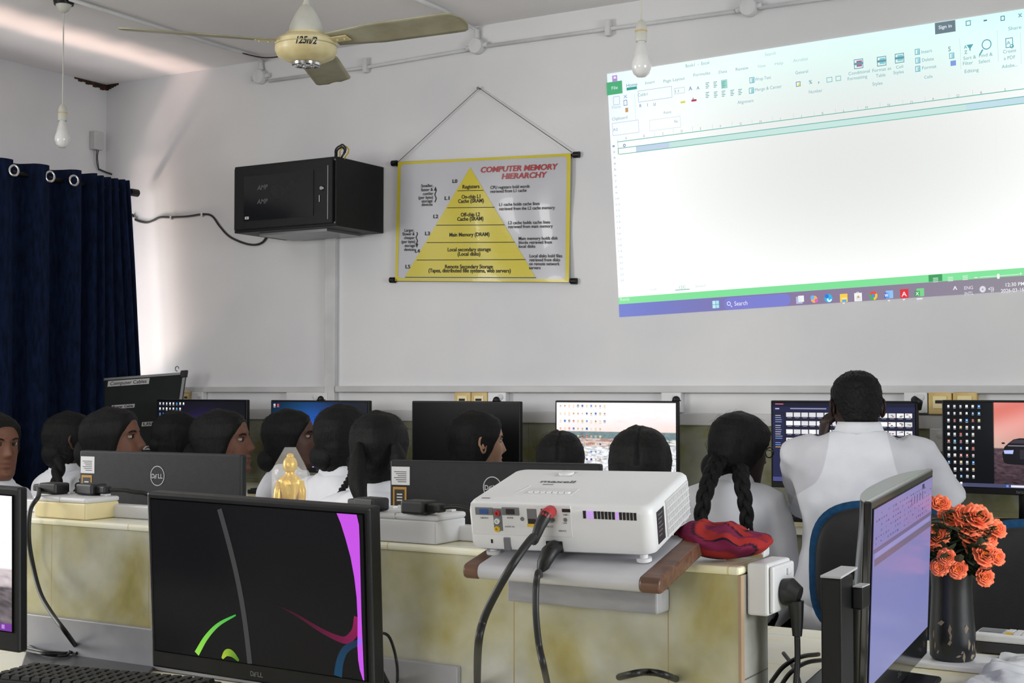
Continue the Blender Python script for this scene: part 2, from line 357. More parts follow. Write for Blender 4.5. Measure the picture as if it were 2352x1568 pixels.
conduit('ceiling_conduit', [PZ(955, -4, zc), PZ(1016, 22, zc), PZ(1066, 54, zc), PY(1092, 66, yc), PY(1098, 90, yc)], .0095, 'white pipe conduit on the ceiling bending down behind the right fan blade')
conduit('ceiling_cable', catmull([PZ(520, 112, zc), PZ(590, 130, zc-.006), PZ(625, 132, zc), PZ(660, 126, zc)], 4), .003, 'thin brown cord on the ceiling left of the fan motor', mt='dirt_stain', cat='cable')
for k, (px, py, lab) in enumerate([(845, 152, 'small clamp on the wall conduit under the left half of the right fan blade'), (1401, 66, 'small clamp on the wall conduit left of the hanging bulb before the projected picture')]):
    c = PY(px, py, D); m = MB(); m.box(c.x-.012, c.x+.012, D-.03, D, c.z-.035, c.z+.035); tag(m.build('conduit_clamp', 'conduit_white', bevel=.004), lab, 'clamp')
# cracked plaster corner stain
m = MB(); k = PY(241, 190, D)
for i in range(9):
    t_ = i/8; m.box(XL, XL+.004, D-.20*(1-t_)-.022, D-.20*(1-t_)+.002, ZC-.008-.022*t_-.006*(i % 2), ZC)
for i in range(5): m.box(XL+.018*i, XL+.018*i+.019, D-.004, D, ZC-.030+.005*i, ZC)
tag(m.build('ceiling_crack', 'dirt_stain'), 'dark dirty crack where ceiling and the two walls meet', 'stain')
# left wall box near the corner
a = PX(214, 342, XL+.03); b = PX(236, 304, XL+.03); t = thing('surface_box', 'grey switch box on the window wall above the curtain with a dangling wire', 'switch box', (XL, a.y, a.z))
MB().box(.001, .04, 0, b.y-a.y, 0, b.z-a.z).build('housing', 'trunking_grey', t, bevel=.004)
wp = catmull([PX(222, 342, XL+.03), PX(222, 372, XL+.03), PX(227, 388, XL+.02), PX(224, 362, XL+.02), PX(226, 345, XL+.02)], 5)
m = MB().tube([p-Vector((XL, a.y, a.z)) for p in wp], .003, 6); m.build('wire', 'ink_grey', t, smooth=True)
tag(MB().tube(catmull([PX(226, 388, XL+.02), PX(245, 396, XL+.03), PX(262, 402, XL+.05), PX(284, 412, XL+.06)], 5), .005, 6).build('loose_wire', 'dust_cable', smooth=True), 'thin loose wires above the curtain top near the corner', 'cable')
# ------------------------------------------------------------------ curtain rod and curtain
XRD = -5.33
pr0 = PX(-330, 372, XRD); pr1 = PX(312, 443, XRD); zr = pr1.z; RZ = zr
t = thing('curtain_rod', 'dark curtain rod ending short of the front wall', 'curtain rod', (XRD, 3.2, zr))
MB().tube([(0, 0, 0), (0, 5.10-3.2, 0)], .0125, 16).build('pole', 'black_plastic', t, smooth='auto')
MB().lathe([(.018, 0), (.02, .01), (.02, .05), (.012, .058)], 16, Matrix.Translation((0, 5.09-3.2, 0)) @ Matrix.Rotation(R(-90), 4, 'X')).build('finial', 'black_plastic', t, smooth='auto')
m = MB(); m.box(XL-XRD+.002, .01, .1, .13, -.03, 0); m.box(XL-XRD+.002, .01, 1.82, 1.85, -.03, -.008); m.build('bracket', 'black_plastic', t)
nodes_y = [3.30, 3.50, 3.70, 3.88, 4.06, 4.26, 4.46, 4.675, 4.80, 4.86, 4.91, 4.955, 4.995, 5.03]
def curt_xy(s):     # s in 0..len-1 ; folds: front crest at integer nodes
    i = min(int(s), len(nodes_y)-2); f = s-i; y = nodes_y[i]+(nodes_y[i+1]-nodes_y[i])*f
    amp = .055 if i < 8 else .03
    x = amp*math.tanh(2.2*math.cos(math.pi*2*(f-.12)))*(1) if i < 8 else amp*math.cos(2*math.pi*(f-.1))
    return x, y
ctop = RZ+.055; cbot = .03; NS = (len(nodes_y)-1)*14
def cfn(u, v):
    s = u*(len(nodes_y)-1-1e-6); x, y = curt_xy(s); z = ctop+(cbot-ctop)*v
    k = min(1, v*1.2); g = max(0, (s-7)/6)
    x2 = XRD+x*(1+.25*math.sin(v*3+s))+ .22*v*g + .01*math.sin(9*v+s*2)*k
    return (x2, min(5.15, y+.012*math.sin(5*v+s*1.7)*k+.03*g), z)
t = thing('curtain', 'navy blue eyelet curtain hanging in deep folds over the window', 'curtain', (0, 0, 0))
o = MB().grid(cfn, NS, 44).build('cloth', 'curtain_cloth', t, smooth=True); sd = o.modifiers.new('s', 'SOLIDIFY'); sd.thickness = .004
for (px, py) in ((32, 411), (115, 421), (170, 427), (-60, 402), (-160, 392)):
    c = PX(px, py, XRD+.06); m = MB(); n = 28
    pts = [(0, .021*math.cos(2*math.pi*k/n), .024*math.sin(2*math.pi*k/n)) for k in range(n+1)]
    m.tube(pts, .0065, 8, Matrix.Translation((XRD+.058, c.y, RZ)) @ Matrix.Rotation(R(-20), 4, 'Z'), caps=False); m.build('eyelet', 'chrome', t, smooth=True)
# ------------------------------------------------------------------ wall cable and clips
yw = D-.008
cp = catmull([PY(*p, yw) for p in ((304, 492), (312, 505), (335, 511), (352, 506), (368, 499), (395, 499), (430, 497), (466, 492), (487, 496), (505, 520), (527, 543), (560, 558), (585, 562), (603, 556), (615, 540))], 5)
tag(MB().tube(cp, .0055, 8).build('wall_cable', 'dust_cable', smooth=True), 'black cable clipped along the front wall running into the black wall cabinet', 'cable')
for px, py, l in ((312, 503, 'beside the curtain edge'), (396, 500, 'middle one'), (467, 493, 'where the cable bends down')):
    c = PY(px, py, D); tag(MB().box(c.x-.006, c.x+.006, D-.016, D, c.z-.012, c.z+.010).build('cable_clip', 'white_plastic', bevel=.003), 'white cable clip on the front wall cable, '+l, 'cable clip')
# ------------------------------------------------------------------ wall cabinet (network rack)
YF = D-.38
xL = PY(532, 450, YF).x; xR = PY(766, 450, YF).x; zT = PY(766, 357, YF).z; zB = PY(766, 517, YF).z
cw, chh = xR-xL, zT-zB
t = thing('wall_cabinet', 'black metal network cabinet with glass door fixed high on the front wall', 'cabinet', (xL, D, zB))
MB().box(0, cw, -.36, -.002, 0, chh).build('housing', 'rack_metal', t, bevel=.003)
door = MB().box(.012, cw-.012, -.376, -.361, .012, chh-.012).build('door', 'rack_metal', t, bevel=.003)
gl = MB().box(.075, cw-.115, -.379, -.3765, .05, chh-.055).build('glass_pane', 'rack_glass', door)
m = MB()
for zz in (.19, .125): text(m, 'AMP', .155, zz, .03, lambda x, y: (x, -.380, y), bold=.03, shear=.2, width=.062)
m.build('glass_lettering', 'rack_ghost', gl)
m = MB(); m.box(.083, .105, -.3805, -.379, .058, .070); m.cur = 1; m.box(.090, .098, -.381, -.3804, .0615, .0665); m.build('maker_sticker', ['sticker_white', 'ink_black'], door)
m = MB(); m.lathe([(.012, 0), (.012, .006), (.008, .012)], 16, Matrix.Translation((cw-.065, -.376, .17)) @ Matrix.Rotation(R(90), 4, 'X')); m.build('lock', 'chrome', door, smooth='auto')
m = MB(); m.box(cw-.082, cw-.079, -.381, -.378, .11, .14); m.box(cw-.036, cw-.034, -.378, -.376, .03, chh-.04); m.build('key_slot', 'silver_print', door)
for x_, z_ in ((.006, .015), (.006, chh-.015), (cw-.008, .015), (cw-.008, chh-.015)):
    MB().lathe([(.005, 0), (.004, .003)], 12, Matrix.Translation((x_, -.36, z_)) @ Matrix.Rotation(R(90), 4, 'X')).build('screw', 'steel_dull', t)
m = MB(); m.box(.1, cw-.1, -.3, -.05, -.012, 0); m.build('bottom_plate', 'steel_dull', t)
def loopc(cx, cy, rx, rz, yy, n=26, ph=0): return [(cx+rx*math.cos(2*math.pi*k/n+ph)+.3*rz*math.sin(2*math.pi*k/n+ph), yy+.004*math.sin(k), cy+rz*math.sin(2*math.pi*k/n+ph)) for k in range(n+1)]
b0 = PY(781, 347, YF+.06)-Vector((xL, D, zB))
m = MB(); m.tube(loopc(b0.x, chh+.025, .028, .033, b0.y), .004, 8); m.tube(loopc(b0.x-.006, chh+.02, .020, .030, b0.y+.008), .004, 8); m.cur = 1; m.tube(loopc(b0.x+.01, chh+.023, .024, .028, b0.y+.015), .003, 8)
m.build('wire_loop', ['rubber', 'port_yellow'], t, smooth=True)
# ------------------------------------------------------------------ hanging chart
PQ = [(914, 372), (1311, 352), (1307, 648), (907, 645)]; PS = [(0, 0), (600, 0), (600, 430), (0, 430)]
HP = homography(PS, PQ); HPi = np.linalg.inv(HP)
def chart(s, tt, e=0.0):
    x, y = happ(HP, s, tt); dy = .018+.010*math.sin(s/38+.6*math.sin(tt/90))*math.sin(math.pi*min(1, max(0, tt/430)))*.9*(s/600)+.006*math.sin(tt/60)*(s/600)
    return PY(x, y, D-dy-e)
t = thing('hanging_chart', 'yellow-edged vinyl chart with a memory pyramid hanging on the front wall', 'wall chart')
BG = lin('bcbcc2'); YE = lin('cdbd2e')
m = MB(); m.col = BG; m.grid(lambda u, v: chart(600*u, 430*v), 90, 50); sheet = m.build('sheet', 'print', t, smooth=True)
m = MB(); m.col = YE
def rect_on(s0, t0, s1, t1, e=.0012, nu=30, nv=1): m.grid(lambda u, v: chart(s0+(s1-s0)*u, t0+(t1-t0)*v, e), nu, nv)
rect_on(0, 0, 600, 9); rect_on(0, 420, 600, 430); rect_on(0, 0, 11, 430, nu=1, nv=24); rect_on(588, 0, 600, 430, nu=1, nv=24)
for (cx, cy, sx, sy) in ((11, 9, 1, 1), (588, 9, -1, 1), (588, 420, -1, -1), (11, 420, 1, -1)):
    pts = [(cx, cy)]+[(cx+sx*12*(1-math.sin(a)), cy+sy*12*(1-math.cos(a))) for a in [i*math.pi/12 for i in range(7)]]
    m.add([chart(x, y, .0012) for x, y in pts], [tuple(range(len(pts)))])
m.build('border', 'print', sheet)
ap = happ(HPi, 1080, 384); bl = happ(HPi, 930, 636); br = happ(HPi, 1230, 637)
m = MB(); m.col = YE
m.grid(lambda u, v: chart(ap[0]+(bl[0]-ap[0])*v+((br[0]-bl[0])*v)*u, ap[1]+(bl[1]-ap[1])*v+((br[1]-bl[1])*v)*u, .0012), 40, 30); m.build('pyramid', 'print', sheet)
m = MB(); fnp = lambda x, y: chart(x, -y, .0026)
def ctx(mb, px, py, s, size, bold=.0, al='l', width=None, sh=0, hs=.8):
    a = happ(HPi, px, py); wd = None
    if width: b_ = happ(HPi, px+width, py); wd = b_[0]-a[0]
    text(mb, s, a[0], -a[1], size, fnp, bold, al, wd, sh, hs)
lines = [(438, 1051, 1110), (477, 1027, 1136), (517, 1002, 1159), (557, 980, 1182), (597, 957, 1207), (636.5, 930, 1231)]
for y_, x0, x1 in lines:
    a = happ(HPi, x0, y_); b = happ(HPi, x1, y_+(-1 if y_ < 630 else 1)); m.grid(lambda u, v: chart(a[0]+(b[0]-a[0])*u, a[1]-1.2+2.4*v+(b[1]-a[1])*u, .0026), 20, 1)
for (px, py, s, w_) in [(1062, 433, 'Registers', 39), (1060, 456, 'On-chip L1', 43), (1052, 466, 'Cache (SRAM)', 59), (1058, 497, 'Off-chip L2', 44), (1050, 507, 'Cache (SRAM)', 60), (1032, 543, 'Main Memory (DRAM)', 92), (1028, 577, 'Local secondary storage', 99), (1051, 587, '(Local disks)', 52), (1022, 616, 'Remote Secondary Storage', 110), (984, 625, '(Tapes, distributed fille systems, web servers)', 189)]:
    ctx(m, px, py, s, 18.5, .022, 'l', w_)
for (px, py, s) in [(1039, 420, 'L0'), (1021, 459, 'L1'), (995, 501, 'L2'), (976, 540, 'L3'), (953, 580, 'L4'), (931, 616, 'L5')]: ctx(m, px, py, s, 18, .02, 'l', 11)
for (px, py, s, w_) in [(967, 430, 'Smaller,', 28), (967, 439, 'faster &', 27), (971, 448, 'costlier', 24), (961, 457, '(per byte)', 33), (968, 465, 'storage', 25), (968, 473, 'devices', 25), (929, 532, 'Larger,', 22), (924, 540.5, 'Slower &', 28), (928, 549, 'cheaper', 24), (922, 558, '(per byte)', 31), (929, 567, 'storage', 24), (928, 576, 'devices', 24),
    (1126, 434, 'CPU registers hold words', 90), (1126, 443, 'retrieved from L1 cache', 83), (1146, 473, 'L1 cache holds cache lines', 93), (1146, 483, 'retrieved from the L2 cache memory', 128), (1167, 515, 'L2 cache holds cache lines', 96), (1167, 524, 'retrieved from main memory', 102), (1191, 551, 'Main memory holds disk', 90), (1191, 560, 'blocks retrieved from', 76), (1191, 569, 'local disks', 38), (1216, 591, 'Local disks hold files', 75), (1216, 600, 'retrieved from disks', 70), (1215, 609, 'on remote network', 70), (1215, 618, 'servers', 26)]:
    ctx(m, px, py, s, 15.5, .012, 'l', w_)
for (px, py, up) in ((1000, 430, 1), (957, 533, -1)):
    pts = []
    for i in range(13): q = happ(HPi, px+1.5*math.sin(i*.9), py+3+i*2.6 if up > 0 else py+i*2.3); pts.append(q)
    for i in range(12):
        (x0, y0), (x1, y1) = pts[i], pts[i+1]; m.add([chart(x0-1.5, y0, .0026), chart(x0+1.5, y0, .0026), chart(x1+1.5, y1, .0026), chart(x1-1.5, y1, .0026)], [(0, 1, 2, 3)])
    ya = py if up > 0 else py+34; a = happ(HPi, px, ya); k = 1 if up > 0 else -1
    m.add([chart(a[0]-5, a[1]+k*12, .0026), chart(a[0]+5, a[1]+k*12, .0026), chart(a[0], a[1]-k*3, .0026)], [(0, 1, 2)])
m.build('black_lettering', 'ink_black', sheet)
m = MB(); ctx(m, 1103, 396, 'COMPUTER MEMORY', 27, .024, 'l', 176, .18); ctx(m, 1152, 411, 'HIERARCHY', 27, .024, 'l', 102, .18); m.build('red_title', 'ink_red', sheet)
for (a, b, nm) in (((903, 375), (1328, 355), 'top_rod'), ((899, 643), (1322, 645.5), 'bottom_rod')):
    A, B = PY(*a, D-.010), PY(*b, D-.010); dv = (B-A).normalized()
    rd = MB().tube([A, B], .006, 14).build(nm, 'black_plastic', t, smooth='auto')
    for P_, s_ in ((A, 1), (B, -1)): MB().tube([P_-dv*s_*.006, P_+dv*s_*.022], .0135, 14).build('rod_cap', 'black_plastic', rd, smooth='auto')
kn = PY(1100, 202, D-.012); MB().tube([PY(915, 371, D-.02), kn, PY(1314, 350, D-.02)], .0018, 6).build('hanging_cord', 'ink_grey', t)
tag(MB().lathe([(.004, 0), (.004, .02), (.007, .021), (.006, .024)], 10, Matrix.Translation((kn.x, D, kn.z-.002)) @ Matrix.Rotation(R(90), 4, 'X')).build('nail', 'steel_dull'), 'nail in the front wall holding the cord of the hanging chart', 'nail')
# ------------------------------------------------------------------ projected picture
SQ = [(1394, 170), (2366, 18), (2388, 664), (1423, 728)]; SS = [(0, 0), (1920, 0), (1920, 1080), (0, 1080)]
HS = homography(SS, SQ); HSi = np.linalg.inv(HS)
def scr(s, tt, e=0.0): x, y = happ(HS, s, tt); return PY(x, y, D-.003-e)
t = thing('projected_picture', 'bright projected spreadsheet picture cast on the front wall', 'projection')
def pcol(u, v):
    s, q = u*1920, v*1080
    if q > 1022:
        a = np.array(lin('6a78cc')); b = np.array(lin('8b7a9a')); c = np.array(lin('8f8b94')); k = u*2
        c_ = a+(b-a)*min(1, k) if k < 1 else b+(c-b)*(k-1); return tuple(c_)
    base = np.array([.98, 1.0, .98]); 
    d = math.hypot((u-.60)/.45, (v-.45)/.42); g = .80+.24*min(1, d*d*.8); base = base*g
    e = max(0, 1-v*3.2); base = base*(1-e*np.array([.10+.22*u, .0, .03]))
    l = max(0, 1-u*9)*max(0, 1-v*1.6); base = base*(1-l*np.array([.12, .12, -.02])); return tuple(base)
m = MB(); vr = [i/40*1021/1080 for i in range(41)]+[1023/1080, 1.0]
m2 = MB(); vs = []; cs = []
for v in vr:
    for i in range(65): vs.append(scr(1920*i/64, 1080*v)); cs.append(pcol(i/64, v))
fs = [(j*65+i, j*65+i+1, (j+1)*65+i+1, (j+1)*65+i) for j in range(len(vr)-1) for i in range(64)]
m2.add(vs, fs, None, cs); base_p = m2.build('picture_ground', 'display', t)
GR = lin('4ec27a'); TE = (.23, .52, .56)
m = MB()
def pr(s0, t0, s1, t1, col, e=.001, n=8):
    m.col = col if not isinstance(col, str) else lin(col); m.grid(lambda u, v: scr(s0+(s1-s0)*u, t0+(t1-t0)*v, e), n, 1)
def inv(px, py): return happ(HSi, px, py)
def pt(px, py, s, size, col, width=None, bold=0.0, e=.002, al='l'):
    a = inv(px, py); m.col = lin(col) if isinstance(col, str) else col; wd = None
    if width: b_ = inv(px+width, py-width*.08); wd = math.hypot(b_[0]-a[0], b_[1]-a[1])
    text(m, s, a[0], -a[1], size, lambda x, y: scr(x, -y, e), bold, al, wd)
def pbox(px0, py0, px1, py1, col, e=.001, lw=None):
    a = inv(px0, py0); b = inv(px1, py1)
    if lw is None: pr(a[0], a[1], b[0], b[1], col, e, 4)
    else:
        pr(a[0], a[1], b[0], a[1]+lw, col, e); pr(a[0], b[1]-lw, b[0], b[1], col, e); pr(a[0], a[1], a[0]+lw, b[1], col, e); pr(b[0]-lw, a[1], b[0], b[1], col, e)
# status bar and task bar
g0 = inv(1423, 683)[1]; g1 = inv(1423, 696)[1]
pr(0, g0, 1920, 1022, '80e29a'); 
pt(1425, 691, 'Ready', 20, 'dff5e4', 21)
a = inv(2133, 645); pr(a[0], g0+1, a[0]+58, 1021, '3f9d5e', .0015)
for px, py in ((2149, 643), (2183, 641), (2217, 638)):
    a = inv(px, py); m.col = lin('d9f3df')
    for k in range(3): pr(a[0]-11, a[1]-9+k*7, a[0]+11, a[1]-6+k*7, 'd9f3df', .002, 1)
a = inv(2238, 637); pr(a[0], a[1]-1, a[0]+14, a[1]+2, 'eaf8ec', .002); a = inv(2250, 636); pr(a[0], a[1]-1, a[0]+160, a[1]+2, 'd4efdb', .002); a = inv(2293, 634); pr(a[0]-5, a[1]-9, a[0]+5, a[1]+10, 'f2fbf4', .003); pt(2341, 634, '+', 26, 'eaf8ec')
def icon(px, py, r, col, col2=None, col3=None):
    a = inv(px, py); pr(a[0]-r, a[1]-r, a[0]+r, a[1]+r, col, .002, 1)
    if col2: pr(a[0]-r*.6, a[1]-r*.1, a[0]+r*.8, a[1]+r*.75, col2, .003, 1)
    if col3: pr(a[0]-r*.9, a[1]-r*.5, a[0]+r*.1, a[1]+r*.5, col3, .004, 1)
def disc(px, py, r, col, e=.002, r0=0, a0=0, a1=2*math.pi):
    a = inv(px, py); m.col = lin(col) if isinstance(col, str) else col; n = 20
    if r0 == 0: m.add([scr(a[0]+r*math.cos(a0+(a1-a0)*k/n), a[1]+r*math.sin(a0+(a1-a0)*k/n), e) for k in range(n)], [tuple(range(n))])
    else: m.grid(lambda u, v: scr(a[0]+(r0+(r-r0)*v)*math.cos(a0+(a1-a0)*u), a[1]+(r0+(r-r0)*v)*math.sin(a0+(a1-a0)*u), e), n, 1)
a = inv(1644, 699)
for i in (0, 1):
    for j in (0, 1): pr(a[0]-16+i*17, a[1]-16+j*17, a[0]-1+i*17, a[1]-1+j*17, ('bdf2f0', 'a5e6ee')[i], .002, 1)
p0 = inv(1663, 698); p1 = inv(1816, 691); r_ = 26
m.col = lin('7d7fd0'); pts = [(p0[0]+r_-r_*math.sin(k*math.pi/10), p0[1]-r_*math.cos(k*math.pi/10)) for k in range(11)]+[(p1[0]-r_+r_*math.sin(k*math.pi/10), p0[1]+r_*math.cos(k*math.pi/10)) for k in range(11)]
m.add([scr(x, y, .0015) for x, y in pts], [tuple(range(len(pts)))])
disc(1674, 697, 9, 'ffffff', .003, 6.5); a = inv(1678, 702); m.col = (1, 1, 1); m.add([scr(a[0], a[1], .003), scr(a[0]+2, a[1]-2, .003), scr(a[0]+8, a[1]+5, .003), scr(a[0]+6, a[1]+7, .003)], [(0, 1, 2, 3)])
pt(1687, 702, 'Search', 27, 'f1efff', 30)
icon(1836, 689, 15, 'b6bfd8'); icon(1840, 686, 13, 'fbfbfb')
disc(1870, 687, 15, 'f2b35e'); disc(1866, 683, 9, '6ab9f2', .003); disc(1875, 690, 8, 'e06ab0', .003)
disc(1903, 685, 18, '35b6e8'); disc(1905, 687, 11, 'e8f6fb', .003, 4, 0, 3.6); disc(1899, 680, 9, '2f7ed8', .003)
icon(1938, 684, 17, 'f6cf4d', 'fbe28d'); a = inv(1938, 690); pr(a[0]-8, a[1]-4, a[0]+12, a[1]+5, '5aa9e8', .004, 1)
icon(1971, 682, 17, 'f1f3f5', 'dfe4ea'); a = inv(1971, 680); pr(a[0]-4, a[1]-2, a[0]+5, a[1]+7, 'e8a04a', .004, 1); disc(1970, 675, 9, 'd5dbe2', .0015, 6)
for k, c in enumerate(('e25344', 'f3c532', '49b060')): disc(2006, 679, 18, c, .002, 8, k*2.09+3.6, k*2.09+5.7)
disc(2006, 679, 7, '4a90e2', .003)
icon(2043, 676, 16, '8fc3f4'); icon(2037, 678, 11, '2d6fcf'); pt(2032, 682, 'W', 18, 'ffffff', 8, .02, .005)
icon(2077, 674, 18, 'e0323f'); pt(2071, 681, 'A', 28, 'ffffff', 12, 0, .005)
icon(2114, 671, 16, '7ed28f'); icon(2107, 674, 11, '2f9d52'); pt(2103, 678, 'X', 18, 'ffffff', 8, .02, .005)
for px, py, w_ in ((1938, 696, 5), (2042, 690, 5), (2076, 688, 5), (2112, 686, 13)): a = inv(px, py); pr(a[0]-w_, a[1]-2, a[0]+w_, a[1]+2, 'f4f4f8', .002, 1)
pt(2189, 671, '^', 34, 'e8e6ee', 10, .02); pt(2215, 665, 'ENG', 19, 'e8e6ee', 20); pt(2216, 678, 'INTL', 19, 'e8e6ee', 20)
disc(2257, 664, 13, 'dcdbe4', .002, 3); pt(2270, 668, '<))', 22, 'e8e6ee', 13, .02); pt(2310, 658, '12:30 PM', 20, 'f1f0f4', 43, .01); pt(2299, 672, '2026-03-16', 20, 'f1f0f4', 53, .01)
pt(1560, 663, '12C', 18, '8cc8ba', 15); a = inv(1551, 666); b = inv(1584, 664); pr(a[0], a[1]-1, b[0], a[1]+2, '58ae96'); pt(1597, 660, 'Sheet2', 15, 'c9dcd6', 24); pt(1494, 668, '12A', 15, 'cfe0da', 15)
# spreadsheet grid
y0 = inv(1419, 321)[1]
hl = [(1419, 327), (1421, 340), (1422, 354)]
def hline(px, py, col, lw=3.0, s0=None, s1=1920, e=.0015):
    a = inv(px, py); pr(a[0] if s0 is None else s0, a[1]-lw/2, s1, a[1]+lw/2, col, e, 12)
a1 = inv(1422, 341)[1]; a2 = inv(1423, 354)[1]; xx = inv(1461, 346)[0]
pr(xx, a1, 1920, a2, 'c9e6e0', .0012, 16); pr(xx, a1, xx+170, a2, 'c4d4ea', .0014, 3); pr(1650, a1, 1920, a2, 'c3dfea', .0014)
hline(1418, 326, '5fb3a4', 3); hline(1420, 341, '5fb0a8', 3); hline(1422, 354.5, '62b6a4', 3)
sx = inv(1419, 340)[0]; pr(sx, a1, sx+3, a2, '2c8c7a', .002); pr(sx, y0, sx+2, a1, '8fc9c4', .002)
cols = 'ABCDEFGHIJKLMNOPQRS'
cpx = [(1439, 317), (1481, 312), (1524, 307), (1567, 301), (1611, 295), (1657, 290), (1702, 284), (1748, 279), (1795, 273), (1843, 267), (1891, 260), (1940, 254), (1991, 247), (2042, 241), (2094, 235), (2145, 228), (2200, 220), (2255, 213), (2310, 206)]
for c, (px, py) in zip(cols, cpx): pt(px-3, py+3, c, 15, '6fa9ae', None)
for i in range(24):
    py = 334+i*13.4+ .0*i; px = 1410+i*.78; pt(px-3, py+4, str(i+1), 12, 'a9c9d8' if i > 4 else '7fa8c0', 5 if i < 9 else 8)
for k in range(2, 18):
    a = inv(cpx[k][0]-21, cpx[k][1]); pr(a[0], a[1]-10, a[0]+1.5, a[1]+12, 'b7dcdb', .0012, 1)
for k in (15, 16, 17, 18):
    a = inv(cpx[k][0]-27, cpx[k][1]); pr(a[0], a[1]+60, a[0]+1.2, a[1]+330, 'dff2ee', .0012, 4)
disc(1434, 334, 7, '5a6c88', .003, 4)
# ribbon
pbox(1393, 190, 1430, 214, '4fae7c'); pt(1405, 206, 'File', 20, 'e6f5ea', 14)
for px, py, s, w_, b_ in [(1439, 200, 'Home', 25, .02), (1482, 194, 'Insert', 22, 0), (1524, 190, 'Page Layout', 49, 0), (1593, 176, 'Formulas', 38, 0), (1651, 169, 'Data', 19, 0), (1690, 163, 'Review', 29, 0), (1740, 156, 'View', 19, 0), (1780, 150, 'Help', 19, 0), (1822, 143, 'Acrobat', 34, 0), (1575, 155, 'Book1  -  Excel', 54, 0), (1757, 129, 'Search', 25, 0),
    (1406, 277, 'Clipboard', 35, 0), (1465, 222, 'Calibri', 23, 0), (1551, 213, '11', 8, 0), (1525, 262, 'Font', 17, 0), (1694, 239, 'Alignment', 37, 0), (1734, 186, 'Wrap Text', 37, 0), (1734, 210, 'Merge & Center', 62, 0), (1827, 171, 'General', 29, 0), (1858, 215, 'Number', 31, 0), (1949, 173, 'Conditional', 49, 0), (1947, 185, 'Formatting', 45, 0), (2004, 166, 'Format as', 43, 0), (2012, 178, 'Table', 22, 0), (2058, 158, 'Cell', 16, 0), (2052, 171, 'Styles', 24, 0), (2004, 197, 'Styles', 23, 0),
    (2117, 123, 'Insert', 24, 0), (2118, 142, 'Delete', 27, 0), (2118, 160, 'Format', 33, 0), (2123, 181, 'Cells', 19, 0), (2213, 138, 'Sort &', 29, 0), (2212, 150, 'Filter', 23, 0), (2249, 132, 'Find &', 31, 0), (2248, 146, 'Select', 26, 0), (2216, 168, 'Editing', 32, 0), (2304, 123, 'Create', 30, 0), (2306, 138, 'a PDF', 26, 0), (2301, 157, 'Adobe...', 36, 0), (2316, 70, 'Share', 30, 0), (1408, 301, 'A2', 11, 0), (1549, 282, 'fx', 8, 0), (1406, 250, 'Paste', 20, 0)]:
    faint = 1720 < px < 1800 and py < 160 or s in ('Search', 'Acrobat', 'Paste')
    pt(px, py, s, 19 if w_ > 20 else 17, 'a9cfd3' if faint else ('86adb9' if px < 1900 else '74adb5'), w_, b_)
for (px, py, s, sz) in [(1469, 246, 'B', 18), (1487, 244, 'I', 18), (1501, 243, 'U', 18), (1582, 208, 'A', 24), (1600, 206, 'A', 20), (1589, 232, 'A', 20), (1858, 193, '%', 22), (1879, 190, ',', 34), (2178, 118, 'S', 26), (2214, 112, 'A', 18), (2215, 124, 'Z', 18), (2338, 40, 'x', 30)]:
    pt(px, py, s, sz, '7f9cb2' if px < 1700 else '74adb5', None, .02)
pbox(1439, 201.5, 1463, 204.5, '3f9e94', .002); pbox(1588, 229, 1600, 232, 'b8405a', .003); pbox(1563, 233, 1574, 236, 'd9d84a', .003); pbox(1406, 174, 1418, 186, 'b78fd4', .002); pbox(1409, 176, 1415, 180, 'f3e8fa', .003)
for (x0, y0_, x1, y1) in [(1462, 213, 1546, 210), (1547, 205, 1572, 218)]: pass
pbox(1465, 209, 1544, 224, 'a9bcd0', .0012, 2); pbox(1548, 203, 1573, 213, 'b9cbd8', .0012, 2); pbox(1406, 283, 1468, 304, 'b9c8de', .0012, 2); pbox(1491, 276, 1564, 292, 'cfdfe6', .0012, 2)
pbox(1408, 222, 1424, 240, 'c2cde4', .0015, 3); pbox(1432, 230, 1441, 242, '8aa0c0', .0015, 3); pt(1432, 226, 'X', 20, '6a8fc0', 9); pbox(1436, 248, 1443, 257, 'c89a6a', .0015)
for (px, py) in ((1625, 196), (1643, 194), (1662, 194), (1625, 218), (1644, 217), (1662, 215), (1682, 213), (1700, 211)):
    if px == 1662 and py == 194: pbox(1656, 184, 1671, 202, '9fd9cf', .0012)
    a = inv(px, py)
    for k in range(4): pr(a[0]-9, a[1]-12+k*7, a[0]+9-(k % 2)*5, a[1]-9+k*7, '6fa4aa', .002, 1)
for px, py in ((1727, 184), (1726, 208), (2107, 119), (2108, 139), (2108, 158), (2186, 128)): pbox(px-6, py-6, px+6, py+6, '74b3c0', .0015, 3); pbox(px-1, py-4, px+5, py+5, '9ed3e0', .0014)
for px, py, c in ((1972, 147, 'a86a9c'), (2025, 141, '7fd0dc'), (2066, 134, '7fd0dc')): pbox(px-11, py-10, px+11, py+9, '6f9aa4', .0015, 3); pbox(px-5, py-7, px+8, py+5, c, .0014); pbox(px-11, py-2, px+11, py, '6f9aa4', .002)
pbox(1828, 188, 1839, 198, '7a8f96', .0015, 3); pbox(1834, 192, 1838, 197, 'e0d45a', .002)
pbox(1898, 178, 1912, 188, '8cc4c6', .0015, 3); pbox(1919, 175, 1932, 185, '8cc4c6', .0015, 3)
disc(2266, 102, 20, '5aa7b4', .002, 16); a = inv(2257, 114); m.col = lin('5aa7b4'); m.add([scr(a[0]-2, a[1]-2, .002), scr(a[0]+3, a[1]+1, .002), scr(a[0]-12, a[1]+22, .002), scr(a[0]-16, a[1]+18, .002)], [(0, 1, 2, 3)])
